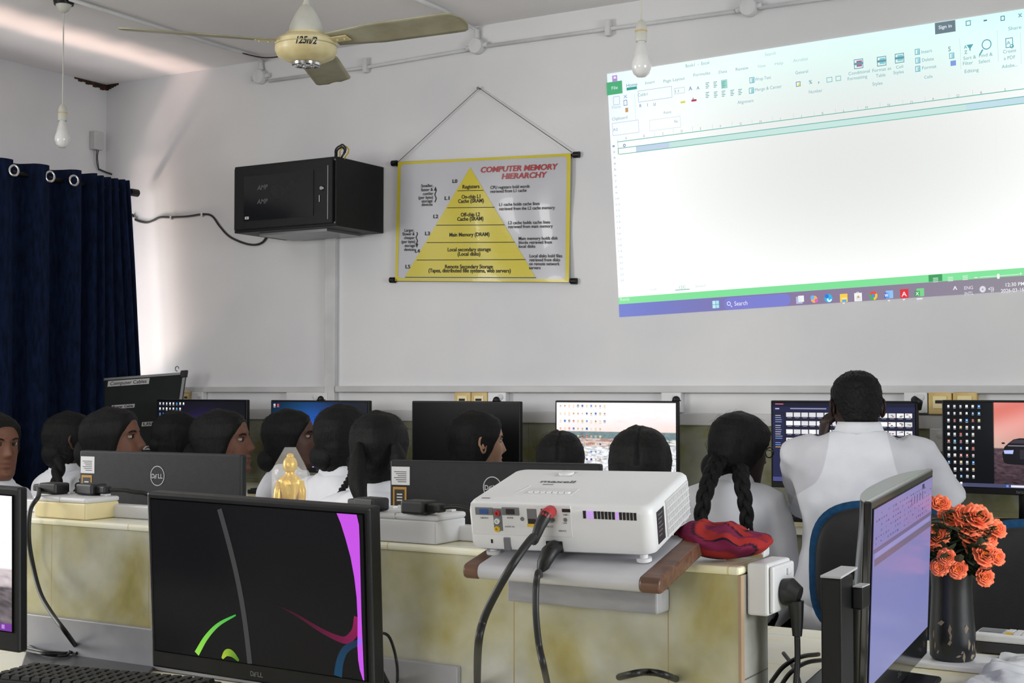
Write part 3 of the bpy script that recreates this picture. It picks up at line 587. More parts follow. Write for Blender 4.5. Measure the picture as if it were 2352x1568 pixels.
a = inv(2228, 108); m.add([scr(a[0]-14, a[1]-10, .002), scr(a[0]+14, a[1]-10, .002), scr(a[0]+2, a[1]+6, .002), scr(a[0]+2, a[1]+16, .002), scr(a[0]-3, a[1]+12, .002), scr(a[0]-3, a[1]+6, .002)], [(0, 1, 2, 3, 4, 5)])
pbox(2183, 140, 2196, 150, '7f9fe0', .0015); pbox(2309, 88, 2327, 108, '5a9fb0', .0015, 3); disc(2324, 106, 8, '5a9fb0', .002, 5); pt(2312, 103, 'A', 20, '5a9fb0', 9)
pbox(2147, 53, 2195, 72, '6d7f8a', .0015); pt(2156, 67, 'Sign in', 19, 'e6f3f4', 30, .01, .003)
pbox(2218, 48, 2230, 58, '4f93a0', .0015, 3); pbox(2259, 46, 2267, 48, '3e7f96', .0015); pbox(2298, 37, 2308, 47, '3e7f96', .0015, 3); 
for px, py in ((1457, 201+15), (2204, 88), (2290, 70), (2343, 75)):
    a = inv(px, py); pr(a[0], a[1], a[0]+1.5, a[1]+120, 'bfe0e0', .0012, 1)
m.build('picture_content', 'display', base_p)
# ================================================================== CEILING FAN
fc = PD(703, 105, 4.75); t = thing('ceiling_fan', 'cream ceiling fan with three dusty blades', 'ceiling fan', (fc.x, fc.y, fc.z))
fr = .107
MB().lathe([(.02, -.062), (.05, -.060), (.075, -.05), (.098, -.038), (fr, -.018), (fr, .012), (.100, .02), (.070, .034), (.07, .04)], 40).build('motor_housing', 'fan_cream', t, smooth='auto')
MB().lathe([(fr+.001, -.005), (fr+.001, -.002)], 40).build('seam_band', 'fan_blade', t)
m = MB(); m.lathe([(.05, -.062), (.048, -.070), (.038, -.066), (.02, -.064)], 32); 
for k in range(5): m.ball((.026*math.cos(k*1.256), .026*math.sin(k*1.256), -.066), .008, 8, 6)
m.build('bottom_cap', 'chrome', t, smooth='auto')
MB().lathe([(.062, .036), (.060, .05), (.056, .07), (.040, .105), (.022, .135), (.013, .142), (.012, .15)], 32).build('canopy_cone', 'fan_white', t, smooth='auto')
MB().lathe([(.0095, .14), (.0095, ZC-fc.z-.06)], 16).build('down_rod', 'fan_white', t, smooth='auto')
MB().lathe([(.012, ZC-fc.z-.10), (.045, ZC-fc.z-.04), (.055, ZC-fc.z-.002)], 28).build('ceiling_canopy', 'fan_white', t, smooth='auto')
def bladefn(u, v):     # u along, v across
    r = .11+.515*u; w_ = (.047+.022*min(1, u*3))*(1 if u < .93 else math.sqrt(max(.02, 1-((u-.93)/.075)**2)))
    return (r, (v-.5)*2*w_, .004*math.cos((v-.5)*3))
for k, (ang, tip) in enumerate(((4, 0), (119, 0), (228, .006))):
    RM = Matrix.Translation((0, 0, .012)) @ Matrix.Rotation(R(ang), 4, 'Z') @ Matrix.Rotation(R(-11.5), 4, 'X')
    m = MB(); m.grid(bladefn, 30, 8); m.v = [tuple(RM @ Vector(p)) for p in m.v]; bl_ = m.build('blade', 'fan_blade', t, smooth=True)
    s_ = bl_.modifiers.new('s', 'SOLIDIFY'); s_.thickness = .0035
    m = MB(); m.box(.085, .175, -.018, .018, -.006, -.002, RM)
    for q in (.13, .16): m.ball((q, .0, -.007), .004, 8, 5, RM)
    m.build('blade_arm', 'fan_cream', bl_)
m = MB()     # hand-written marking on the motor housing
dirc = math.atan2(-fc.y, -fc.x)
text(m, '125n/2', 0, 0, .034, lambda x, y: (fr*1.006*math.cos(dirc+(x-.035)/fr), fr*1.006*math.sin(dirc+(x-.035)/fr), -.018+y), .03, 'l', .070, .25)
m.build('ink_marking', 'ink_black', t)
# ================================================================== HANGING BULBS
def pendant(bx, by, Z, lab, rose=None):
    c = PD(bx, by, Z); t = thing('pendant_bulb', lab, 'hanging bulb', (c.x, c.y, c.z)); top = ZC-c.z
    MB().lathe([(.002, -.036), (.014, -.034), (.025, -.024), (.0315, -.006), (.0315, .006), (.0275, .022), (.022, .036)], 28).build('glass_globe', 'bulb_glass', t, smooth='auto')
    MB().lathe([(.0235, .024), (.0225, .04), (.016, .062), (.0145, .072), (.0125, .074), (.0125, .08)], 28).build('bulb_collar', 'bulb_body', t, smooth='auto')
    h = MB().lathe([(.0175, .078), (.019, .082), (.019, .108), (.017, .112), (.0175, .125), (.013, .14), (.006, .148)], 28).build('lamp_holder', 'fan_white', t, smooth='auto')
    MB().lathe([(.0195, .109), (.0195, .113)], 28).build('holder_ring', 'yellowed_plastic', h)
    MB().tube([(0, 0, .145), (0, 0, top-.02)], .0028, 8).build('cord', 'fan_white', t, smooth='auto')
    m = MB(); m.lathe([(.008, top-.055), (.022, top-.045), (.03, top-.028), (.034, top-.02)], 28); r_ = m.build('rose_cover', 'fan_white', t, smooth='auto')
    MB().lathe([(.04, top-.022), (.044, top-.001)], 28).build('rose_base', 'black_plastic' if rose else 'fan_white', t, smooth='auto')
pendant(143, 320, 5.75, 'bare bulb hanging at the left in front of the window wall above the curtain', True)
pendant(1473, 152, 4.35, 'bare bulb hanging in front of the corner of the projected picture')
# ================================================================== NOTICE BOARD
TLb, TRb = PY(226, 869, 4.86), PY(428, 854, 5.06); BRb, BLb = PY(398, 1062, 5.03), PY(200, 1072, 4.83)
def brd(u, v, e=0): 
    a = TLb.lerp(TRb, u); b = BLb.lerp(BRb, u); n = (TRb-TLb).cross(BLb-TLb).normalized()
    if n.y > 0: n = -n
    return a.lerp(b, v)+n*e
t = thing('notice_board', 'black notice board with cable name labels leaning in the window corner', 'notice board')
def slab(mb, u0, v0, u1, v1, e0, e1): 
    p = [brd(u0, v1, e0), brd(u1, v1, e0), brd(u1, v1, e1), brd(u0, v1, e1), brd(u0, v0, e0), brd(u1, v0, e0), brd(u1, v0, e1), brd(u0, v0, e1)]; mb.hexa(p)
m = MB(); slab(m, 0, 0, 1, 1, -.012, 0); m.build('panel', 'chalk_board', t)
m = MB(); slab(m, 0, 0, 1, .03, -.014, .006); slab(m, .965, 0, 1, 1, -.014, .006); slab(m, 0, 0, .03, 1, -.014, .006); slab(m, 0, .97, 1, 1, -.014, .006); m.build('frame', 'aluminium', t, bevel=.002)
m = MB(); slab(m, .94, -.02, 1.01, .06, -.018, .012); m.build('frame_corner', 'black_plastic', t, bevel=.003)
MB().tube([brd(.885, -.045, -.005)+Vector((.012*math.cos(k*.6), 0, .012*math.sin(k*.6))) for k in range(9)], .0022, 6).build('hook', 'steel_dull', t)
def bpx(px, py):  # board coords of a photograph point
    d = Vector(ray(px, py)); n = (TRb-TLb).cross(BLb-TLb); k = (TLb-Vector(C0)).dot(n)/d.dot(n); P_ = Vector(C0)+d*k
    best = None; u, v = .5, .5
    for _ in range(40):
        q = brd(u, v); du = brd(u+.01, v)-q; dv = brd(u, v+.01)-q; e = P_-q; A = np.array([[du.dot(du), du.dot(dv)], [du.dot(dv), dv.dot(dv)]])/1e-4; bb = np.array([e.dot(du), e.dot(dv)])/1e-2; s_ = np.linalg.solve(A, bb); u += s_[0]; v += s_[1]
    return u, v
for (x0, y0, x1, y1, s, sh, b_) in [(247, 888, 344, 868, 'Computer Cables', .15, .01), (256, 939, 310, 927, 'Power Cable', 0, .03), (325, 979, 380, 966, 'USB to', 0, .03), (328, 1033, 388, 1021, 'AUX (', 0, .03)]:
    u0, v0 = bpx(x0, y0); u1, v1 = bpx(x1, y1)
    lb = MB(); lb.add([brd(u0, v0, .002), brd(u1, v0+(v1-v0)*.25 if 0 else v0, .002), brd(u1, v1, .002), brd(u0, v1, .002)], [(0, 1, 2, 3)])
    lo = lb.build('paper_label', 'paper', t); m = MB(); hgt = abs(v0-v1)
    text(m, s, u0+(u1-u0)*.06, v0-hgt*.22, .01, lambda x, y: brd(x, v0-hgt*.22-(y-(v0-hgt*.22))*hgt*88, .003), b_, 'l', (u1-u0)*.88)
    m.build('label_lettering', 'ink_black', lo)
# ================================================================== SCREENS CONTENT
def S(c): return lin(c) if isinstance(c, str) else c
class Scr:
    def __init__(s, W, Hh): s.W, s.H, s.mb = W, Hh, MB()
    def P(s, u, v, e): return (s.W*(u-.5), -e, s.H*(1-v))
    def wall(s, fn, nu=64, nv=36): s.mb.grid(lambda u, v: s.P(u, v, .0004), nu, nv, fn)
    def rect(s, u0, v0, u1, v1, c, e=.0008): s.mb.col = S(c); s.mb.poly([s.P(u0, v0, e), s.P(u0, v1, e), s.P(u1, v1, e), s.P(u1, v0, e)])
    def poly(s, pts, c, e=.0008): s.mb.col = S(c); s.mb.poly([s.P(u, v, e) for u, v in pts])
    def strip(s, cen, wid, c, e=.0008, c2=None):
        n = len(cen)
        for i in range(n-1):
            (x0, y0), (x1, y1) = cen[i], cen[i+1]; dx, dy = (x1-x0)*s.W, (y1-y0)*s.H; L = math.hypot(dx, dy) or 1; nx, ny = -dy/L/s.W, dx/L/s.H
            if i: nxp, nyp = pn
            else: nxp, nyp = nx, ny
            k = i/(n-1); ca = S(c); cb = S(c2) if c2 is not None else ca
            s.mb.col = tuple(a+(b-a)*k for a, b in zip(ca, cb)); w0, w1 = wid[i], wid[i+1]
            s.mb.poly([s.P(x0+nxp*w0, y0+nyp*w0, e), s.P(x0-nxp*w0, y0-nyp*w0, e), s.P(x1-nx*w1, y1-ny*w1, e), s.P(x1+nx*w1, y1+ny*w1, e)]); pn = (nx, ny)
    def text(s, st, u, v, size, c, width=None, e=.0012): s.mb.col = S(c); text(s.mb, st, u*s.W, -v*s.H, size, lambda x, y: (x-s.W/2, -e, s.H+y), 0, 'l', width)
ICC = ['3f8fe0', 'e9e9ec', 'e0c890', 'f4f4f6', '58b0e8', 'dcdce0', 'ffffff', 'e9e9ec', 'ffffff', 'c86a60']
def icons(s, u0, v0, du, dv, cols_, rows, count=None, seed=1, sz=.009, cols=ICC, lab='b5b5b9'):
    rnd = random.Random(seed)
    for i in range(cols_):
        n = rows if count is None else count[i]
        for j in range(n):
            u = u0+i*du; v = v0+j*dv; a = sz*rnd.uniform(.75, 1); b = a*s.W/s.H
            c = rnd.choice(cols); s.rect(u-a, v-b, u+a, v+b, c); 
            if rnd.random() < .6: s.rect(u-a*.5, v-b*.3, u+a*.6, v+b*.6, rnd.choice(cols), .0011)
            s.rect(u-a*1.25, v+b*1.45, u+a*1.25, v+b*1.75, lab)
            if rnd.random() < .5: s.rect(u-a*.9, v+b*2.0, u+a*.9, v+b*2.25, lab)
W_, H_ = .527, .2965
def glow(u, v, cx, cy, sx, sy): return math.exp(-((u-cx)/sx)**2-((v-cy)/sy)**2)
def scr_icons_purple(W, Hh):
    s = Scr(W, Hh); s.wall(lambda u, v: (.006+.10*glow(u, v, .55, .62, .18, .25)+.01*glow(u, v, .6, .5, .4, .4), .006+.01*glow(u, v, .6, .5, .4, .4), .012+.35*glow(u, v, .55, .62, .2, .28)))
    icons(s, .03, .04, .075*.5*1.05, .085, 8, 12, [12, 9, 7, 5, 5, 4, 4, 1], 5, .009); return s
def scr_blue(W, Hh):
    s = Scr(W, Hh)
    def c(u, v):
        g = glow(u, v, .47, .72, .22, .42); h = glow(u, v, .50, 1.0, .28, .10); k = glow(u, v, .35, .25, .3, .35)
        return (.004+.04*g+.7*h, .006+.05*k+.13*g+.55*glow(u, v, .48, .93, .22, .13), .012+.12*k+1.1*g+.9*h)
    s.wall(c, 96, 54); icons(s, .03, .05, .038, .15, 2, 3, None, 8, .012, ['e2434a', '3a58d8', 'f0f0f2', 'e8e8ea']); return s
def scr_beach(W, Hh):
    s = Scr(W, Hh)
    def c(u, v):
        n = mnoise.fractal(Vector((u*8, v*30, 0)), .8, 2, 4); n2 = mnoise.fractal(Vector((u*20, v*60, 3)), .8, 2, 4)
        if v < .40:
            b = np.array([1.05, .98, 1.0]); p = np.array([1.0, .70, .60]); k = max(0, (v-.18)/.22)*.75*(.4+.6*u)+max(0, .25*n) ; k = min(1, k); r = b*(1-k)+p*k; return tuple(r)
        if v < .50: k = .5+.5*n2; return tuple(np.array(lin('5a7478'))*(1-k)+np.array(lin('8fa3a6'))*k)
        if v < .60:
            k = max(0, min(1, .5+1.6*n+u*.2)); return tuple(np.array(lin('e8ddd6'))*k+np.array(lin('b58d80'))*(1-k)) if u < .5 else tuple(np.array(lin('f0efec'))*k+np.array(lin('4d6f76'))*(1-k))
        k = max(0, min(1, .75+1.2*n2)); return tuple(np.array([1.0, 1.0, 1.02])*k+np.array(lin('9aa4aa'))*(1-k))
    s.wall(c, 128, 72)
    icons(s, .035, .045, .038, .105, 11, 10, [10, 10, 10, 9, 9, 9, 9, 9, 9, 9, 3], 9, .0085, ['2f5f9a', 'd04a5a', '4a90d8', 'e8c99a', 'efd9a8', 'e9e2da', '5c3a8a', 'd8b88a', 'f0dcae', 'f2e3c0'], 'c9c2c0'); return s
def scr_files(W, Hh):
    s = Scr(W, Hh); s.rect(0, 0, 1, 1, '22243a', .0004); s.rect(0, 0, 1, .05, '1a1c30', .0006); s.rect(0, .05, 1, .11, '23264a', .0006); s.rect(.0, .17, .085, .94, '26294a', .0006); s.rect(0, .945, 1, 1, '4b4f86', .0006)
    s.rect(.02, .07, .05, .085, 'c0c0cc'); s.rect(.13, .068, .39, .082, '9a9ab0'); s.rect(.02, .012, .08, .024, 'd06a7a')
    rnd = random.Random(3)
    for k in range(14): s.rect(.02, .16+k*.027+(.02 if k > 3 else 0)+(.03 if k > 10 else 0), .055+rnd.random()*.02, .168+k*.027+(.02 if k > 3 else 0)+(.03 if k > 10 else 0), rnd.choice(['7fa8e0', 'c9c9d4', 'e0b35a', 'a9a9bb']))
    for j in range(8):
        for i in range(16):
            if i*8+j > 127: continue
            u = .10+i*.0555; v = .125+j*.107
            s.rect(u, v, u+.048, v+.055, rnd.choice(['f2f2f4', 'e8e8ec', 'fafafa', 'dedee2']))
            if j > 2 or i > 12:
                for _ in range(3): a = rnd.random()*.03; b = rnd.random()*.03; s.rect(u+a, v+b+.006, u+a+.014, v+b+.018, rnd.choice(['6a5a50', '8a8f98', '3a3d48', 'b06a5a', 'e0d8d0', '9ab07a']), .0011)
            s.rect(u+.008, v+.064, u+.04, v+.07, '9a9aa8')
    s.rect(.325, .445, .375, .54, '6a6fa8', .0006); return s
def scr_car(W, Hh):
    s = Scr(W, Hh)
    def c(u, v):
        if u < .33: return lin('0d1014')
        n = mnoise.fractal(Vector((u*20, v*50, 0)), .8, 2, 4)
        if v < .53: k = v/.53; a = np.array(lin('e88a80')); b = np.array(lin('d9b9ae')); r = a*(1-k*k)+b*k*k+.06*math.sin(u*9+v*14); return tuple(np.clip(r, 0, 1))
        k = (v-.53)/.47; return tuple(np.array(lin('5c4850'))*(1-k*.6)*(1+.9*n))
    s.wall(c, 128, 72); s.rect(0, .955, 1, 1, '4a4c6c', .0006)
    icons(s, .03, .045, .041, .083, 5, 12, [12, 12, 12, 11, 11], 21, .0085); icons(s, .235, .045, .04, .083, 1, 4, None, 2, .0085)
    B = lambda pts, cc, e=.0008: s.poly(pts, cc, e)
    B([(.395, .70), (.385, .60), (.40, .52), (.43, .47), (.46, .43), (.50, .415), (.60, .415), (.65, .45), (.68, .50), (.695, .56), (.70, .66), (.69, .71), (.55, .73), (.42, .72)], '16151b')
    B([(.43, .475), (.465, .435), (.60, .43), (.635, .475)], '3b3740', .001); B([(.395, .56), (.46, .555), (.455, .60), (.40, .60)], 'b9c4ff', .0011); B([(.62, .555), (.685, .56), (.68, .60), (.63, .60)], 'b9c4ff', .0011)
    B([(.50, .55), (.53, .55), (.53, .66), (.50, .66)], '2e2b33', .0011); B([(.545, .55), (.575, .55), (.575, .66), (.545, .66)], '2e2b33', .0011); B([(.42, .50), (.66, .50), (.655, .51), (.425, .51)], '8f8a98', .0011)
    B([(.38, .47), (.40, .465), (.405, .485), (.385, .487)], '16151b', .001)
    s.rect(.44, .965, .60, .99, 'e9e9f4', .001); s.rect(.41, .965, .425, .99, '5aa0f0', .001); return s
def scr_curves(W, Hh):
    s = Scr(W, Hh); s.rect(0, 0, 1, 1, (.004, .004, .005), .0004)
    s.strip([(.345+.125*k/12+.022*math.sin(k/12*3.1), .03+.97*k/12) for k in range(13)], [.0048]*13, (.05, .05, .052), .0008)
    # magenta crescent at the right edge
    L = [(.888, .0), (.905, .06), (.924, .15), (.944, .26), (.958, .38), (.966, .50), (.968, .62), (.966, .72), (.964, .80), (.966, .88), (.972, .94), (.985, 1.0)]
    Rr = [(.975, .0), (.984, .06), (.985, .15), (.985, .26), (.985, .38), (.985, .50), (.985, .62), (.986, .72), (.987, .80), (.988, .88), (.989, .94), (.990, 1.0)]
    for i in range(11): s.mb.col = lin('c853e6'); s.mb.poly([s.P(*L[i], .001), s.P(*L[i+1], .001), s.P(*Rr[i+1], .001), s.P(*Rr[i], .001)])
    s.rect(.966, .745, .984, .785, lin('9a6af2'), .0013)
    cr = lambda q: [(p.x, p.y) for p in catmull([(a, b, 0) for a, b in q], 6)]
    g = cr([(.212, .985), (.262, .87), (.325, .775), (.41, .70)]); n = len(g)
    s.strip(g, [.0046*(1-k/n)**.6+.0004 for k in range(n)], lin('8fd84a'), .0008, lin('2fae4c'))
    g = cr([(.338, .992), (.355, .958), (.372, .948), (.392, .958), (.418, .992)]); n = len(g)
    s.strip(g, [.002+.004*math.sin(math.pi*k/(n-1)) for k in range(n)], lin('a8c23a'), .0008, lin('3f7a20'))
    g = cr([(.60, .60), (.70, .655), (.80, .725), (.88, .765), (.92, .765), (.955, .71), (.968, .62)]); n = len(g)
    s.strip(g, [.001+.0055*min(1, 1.4*k/n) for k in range(n)], (.006, .004, .005), .0008, lin('8a1650'))
    g = cr([(.875, .998), (.885, .91), (.905, .84), (.935, .80), (.968, .775)]); n = len(g)
    s.strip(g, [.0075-.003*k/n for k in range(n)], lin('123f5c'), .0008, lin('172a44')); return s
def scr_sheet(W, Hh):
    s = Scr(W, Hh)
    def c(u, v):
        a = np.array(lin('8784bb')); b = np.array(lin('8086bd')); r = a*(1-v)+b*v; p = max(0, u-.35)*max(0, 1-abs(v-.2)*4)*.5; r = r*(1-p)+np.array(lin('b0789a'))*p
        k = max(0, v-.75)*1.2; r = r*(1-k)+np.array(lin('9797bb'))*k; return tuple(r*.92)
    s.wall(c, 24, 24); rnd = random.Random(6)
    s.rect(0, .225, 1, .25, lin('6d6688'), .0008); s.rect(.02, .285, 1, .325, lin('716880'), .0008); s.rect(.03, .255, .97, .28, lin('9090c4'), .0008)
    for j in range(6):
        for i in range(26):
            if rnd.random() < .62: u = .03+i*.037; v = .035+j*.032; s.rect(u, v, u+.012+rnd.random()*.012, v+.008+.006*rnd.random(), rnd.choice(['55507e', '6b6797', '5a5a90', '77638a']))
    for i in range(5): s.rect(.60+i*.05, .055, .618+i*.05, .105, rnd.choice(['55507e', '7a5a80']))
    s.rect(.80, .012, .84, .045, '2f2c48'); return s
def scr_edge(W, Hh):
    s = Scr(W, Hh)
    def c(u, v):
        n = mnoise.fractal(Vector((u*14, v*22, 0)), .8, 2, 4)
        if v < .55: return (1.0, .97, .99)
        if v < .68: return tuple(np.array(lin('cfc3c6'))*(1+.5*n))
        return tuple(np.array(lin('6a6266'))*(1+1.1*n))
    s.wall(c, 40, 60); s.rect(0, .945, 1, 1, '7a3aa0', .0008); 
    for k in range(6): s.rect(.80+k*.03, .955, .815+k*.03, .985, 'b98fd8', .001)
    return s
# ================================================================== MONITORS
def screen_part(s, parent, name='screen_picture'): return s.mb.build(name, 'display', parent)
def dell(mb, cx, cz, w_, fn, bold=.02):
    text(mb, 'D', cx-w_*.5, cz-w_*.16, w_*.42, fn, bold, 'l', w_*.25); text(mb, 'E', cx-w_*.22, cz-w_*.13, w_*.36, lambda x, y: fn(x+(y-cz)*.3, y+(x-cx)*.25), bold, 'l', w_*.20)
    text(mb, 'LL', cx+w_*.06, cz-w_*.16, w_*.42, fn, bold, 'l', w_*.40)
def monitor(name, lab, loc, rot, W, Hh, scrfn=None, off=False, chin=.018, bez=.006, z0=None, desk=.75, back_logo=False, webcam=None, depth=.022, stand=True, group=None, sticker=False, dimple=.5):
    """loc: bottom centre of the front face; screen looks along local -Y"""
    t = thing(name, lab, 'monitor', loc, rot, group)
    MB().box(-W/2, W/2, 0, depth, 0, Hh).build('housing', 'black_plastic' if not back_logo else 'dell_back', t, bevel=.004)
    MB().box(-W*.36, W*.36, depth-.001, depth+.022, Hh*.10, Hh*.55).build('rear_cover', 'dell_back', t, bevel=.008)
    sw, sh = W-2*bez, Hh-chin-bez
    pan = MB().box(-sw/2, sw/2, -.0012, .001, chin, Hh-bez).build('screen', 'screen_off', t)
    if scrfn:
        s = scrfn(sw-.004, sh-.004); o = s.mb.build('screen_picture', 'display', pan, loc=(0, -.0014, chin+.002))
    m = MB(); dell(m, 0, chin*.52, .026, lambda x, y: (x, -.0006, y), .012); m.build('maker_mark', 'steel_dull', t)
    if back_logo:
        yb = depth+.0006
        m = MB(); n = 48; cx, cz, rx, rz = 0, Hh-.050, .0195, .0215
        m.grid(lambda u, v: (cx+(rx-.0018*v)*math.cos(2*math.pi*u), yb, cz+(rz-.0018*v)*math.sin(2*math.pi*u)), n, 1)
        dell(m, 0, cz, .032, lambda x, y: (-x, yb, y), .018)
        m.build('rear_badge', 'silver_print', t)
    if sticker:
        yb = depth+.0006; xs = W/2-.022; m = MB(); m.box(xs-.022, xs+.018, yb-.001, yb, Hh-.050, Hh-.013); so = m.build('barcode_sticker', 'sticker_white', t, bevel=.0004)
        m = MB()
        for k in range(6): m.box(xs-.015, xs+.012-.004*(k % 3), yb, yb+.0003, Hh-.024-.004*k, Hh-.0225-.004*k)
        m.build('sticker_print', 'ink_grey', so)
        m = MB(); m.box(xs-.015, xs+.015, yb-.001, yb, Hh-.115, Hh-.054); so = m.build('award_sticker', 'sticker_gold', t)
        m = MB(); m.box(xs-.011, xs+.011, yb, yb+.0003, Hh-.110, Hh-.059); m.cur = 1; n = 12
        m.poly([(xs-.010*math.cos(math.pi*k/n), yb+.0006, Hh-.106+.016*math.sin(math.pi*k/n)) for k in range(n+1)])
        for k in range(3): m.box(xs-.006, xs+.006, yb+.0003, yb+.0006, Hh-.070-.006*k, Hh-.0675-.006*k)
        m.build('award_print', ['sticker_dark', 'sticker_white'], so)
    if webcam is not None:
        m = MB(); m.ball((webcam, depth*.6, Hh+.006), (.016, .012, .014), 16, 10); m.box(webcam-.012, webcam+.012, .0, depth+.01, Hh-.001, Hh+.004); m.build('webcam_bump', 'black_plastic', t, smooth=True)
    if stand:
        down = loc[2]-desk
        inv_ = Euler(rot).to_matrix().inverted(); d = inv_ @ Vector((0, 0, -1)); top = Vector((0, depth+.02, Hh*.42)); k = (down+Hh*.42*Euler(rot).to_matrix()[2][2]-.012)/1.0
        foot = top+d*k
        m = MB(); m.tube([top, top+(foot-top)*.5, foot], [.026, .028, .03], 12, flat=.45); m.build('stand_neck', 'black_plastic', t, smooth=True)
        q = Euler(rot).to_quaternion().inverted() @ Euler((0, 0, rot[2])).to_quaternion()
        M4 = Matrix.Translation(foot) @ q.to_matrix().to_4x4()
        m = MB(); n = 28; m.lathe([(.0, -.0115), (.11, -.0115), (.112, -.006), (.10, .0), (.0, .001)], n, M4 @ Matrix.Diagonal((1, .8, 1, 1))); m.build('stand_base', 'black_plastic', t, smooth='auto')
    return t
WM = .55; HM = .325
specs = [
 (360, 567, 917, 'monitor with desktop icons and a faint purple glow next to the notice board', scr_icons_purple, None),
 (622, 848, 919, 'monitor with a bright blue glowing wallpaper in the front wall row', scr_blue, .0),
 (946, 1195, 921, 'switched-off black monitor in the front wall row', None, .15),
 (1275, 1557, 920, 'monitor showing a bright beach wallpaper full of icons', scr_beach, .26),
 (1770, 2107, 920, 'monitor showing rows of file thumbnails in front of the person holding the ear', scr_files, None),
 (2163, 2530, 919, 'monitor with a car wallpaper at the right end of the row', scr_car, None)]
for i, (a, b, ty, lab, fn, wc) in enumerate(specs):
    # width fixes the distance: front face parallel to the wall
    lo, hi = 4.2, 5.1
    for _ in range(40):
        mid = (lo+hi)/2; ww = PY(b, ty, mid).x-PY(a, ty, mid).x
        if ww > WM: hi = mid
        else: lo = mid
    Y = 4.87 if i == 0 else min(4.93, max(4.86, mid)); cx = (PY(a, ty, Y).x+PY(b, ty, Y).x)/2; ww = PY(b, ty, Y).x-PY(a, ty, Y).x; top = PY((a+b)/2, ty, Y).z
    monitor('monitor', lab, (cx, Y, top-HM), (0, 0, 0), ww, HM, fn, desk=FD, webcam=wc, chin=.022, group=None)
    # keyboard on the desk in front
    kt = thing('keyboard', ['black keyboard below the icon and purple glow monitor', 'black keyboard below the blue glowing monitor', 'black keyboard below the switched-off monitor', 'black keyboard below the beach monitor', 'black keyboard lying below the file thumbnail monitor', 'black keyboard below the car wallpaper monitor'][i], 'keyboard', (cx-(.08 if i == 4 else 0), FY+.10, FD))
    MB().box(-.22, .22, -.065, .065, 0, .018).build('key_bed', 'black_plastic', kt, bevel=.004)
    m = MB()
    for r_ in range(5):
        for c_ in range(18): m.box(-.212+c_*.0236, -.212+c_*.0236+.020, .042-r_*.0235-.0, .042-r_*.0235+.019-.0, .018, .023)
    ko = m.build('keys', 'black_matte', kt); ko['kind'] = 'stuff'
tag(MB().tube([PY(2098, 915, 4.93), PY(2110, 925, 4.95), PY(2110, 940, 4.96)], [.012, .016, .010], 10).build('webcam', 'black_plastic', smooth=True), 'small black webcam hanging at the right corner of the file thumbnail monitor', 'webcam')
# ================================================================== PARTITION AND NEAR DESKS
PYF = 1.862; PT = .963; ND = .70; PXE = -.728; PBK = PX(1757, 1500, PXE).y
print('partition back', PBK)
PBK = max(1.97, min(2.08, PBK))
m = MB(); m.box(-4.6, PXE, PYF, PBK, 0, PT-.012); w_o = struct(m.build('wall_partition', 'partition_tile'), 'low tiled divider wall between the near desks and the back-to-back monitors', 'divider wall')
MB().box(-4.6, PXE+.002, PYF-.004, PBK, PT-.0118, PT).build('coping', 'desk_tile', w_o, bevel=.004)
m = MB(); m.box(PXE, PXE+.003, PYF+.012, PBK, .70, PT-.012); m.build('end_face', 'end_tile', w_o)
m = MB(); m.box(PXE-.001, PXE+.0035, PYF-.001, PYF+.012, .70, PT-.012); m.build('corner_bead', 'bead_beige', w_o)
m = MB(); m.box(-4.6, -1.20, PYF-.012, PYF-.0005, ND, ND+.075); struct(m.build('baseboard_partition', 'skirting_marble', bevel=.002))
m = MB(); m.box(-4.6, PXE-.15, PBK-.03, PBK-.002, PT+.0005, PT+.026); tag(m.build('cable_trunking', 'white_plastic', bevel=.003), 'white cable trunking running along the far edge of the divider wall top', 'trunking')
m = MB(); m.box(-4.6, -.46, PBK+.004, 2.88, ND-.05, ND); m.cur = 1
for x in (-4.5, -3.2, -1.9, -.56): m.box(x, x+.1, PBK+.05, 2.8, 0, ND-.05)
tag(m.build('tiled_desk', ['desk_tile', 'backsplash_tile']), 'tiled desk behind the low divider wall carrying the two monitors seen from the back', 'desk')
m = MB(); m.box(-4.6, -.60, 1.05, PYF-.013, ND-.05, ND); m.cur = 1
for x in (-4.5, -3.2, -1.9, -.80): m.box(x, x+.1, 1.1, 1.8, 0, ND-.05)
tag(m.build('tiled_desk', ['desk_tile', 'backsplash_tile']), 'tiled desk in the left foreground in front of the low divider wall', 'desk')
m = MB(); m.box(-.59, 1.2, 1.05, PBK, ND-.05, ND); m.box(-.455, 1.2, PBK, 2.88, ND-.05, ND); m.cur = 1
for x in (-.45, 1.05): m.box(x, x+.1, 1.1, 2.8, 0, ND-.05)
tag(m.build('tiled_desk', ['desk_tile', 'backsplash_tile']), 'tiled desk in the right foreground carrying the vase', 'desk')
# monitors seen from the back
def back_mon(pa, pb, ty0, ty1, yawd, Z, lab, W=.445, Hh=.275):
    A = PD(pa, ty0, Z); r = R(180+yawd); dirn = Vector((math.cos(r), math.sin(r), 0))   # local +x in world
    # local +x points to image left; solve for depth so that the right edge lands on pb
    lo, hi = 1.8, 4
    for _ in range(50):
        Zm = (lo+hi)/2; A = PD(pa, ty0, Zm); B = A-dirn*W; q = (np.array(B)-C0) @ CM; x = 1176+F*q[0]/-q[2]
        if x > pb: lo = Zm
        else: hi = Zm
    C_ = (A+B)/2; C_.z = (A.z); print('back monitor', C_, Zm)
    return monitor('monitor', lab, (C_.x-0, C_.y-.0, C_.z-Hh), (0, 0, r), W, Hh, scr_sheet if 0 else None, desk=ND, back_logo=True, sticker=True, chin=.02, depth=.02)
back_mon(198, 568, 1033, 1043, 4, 2.95, 'monitor seen from the back behind the left socket box with a round badge and stickers')
back_mon(905, 1386, 1055, 1064, 11, 2.74, 'monitor seen from the back standing half behind the white projector')
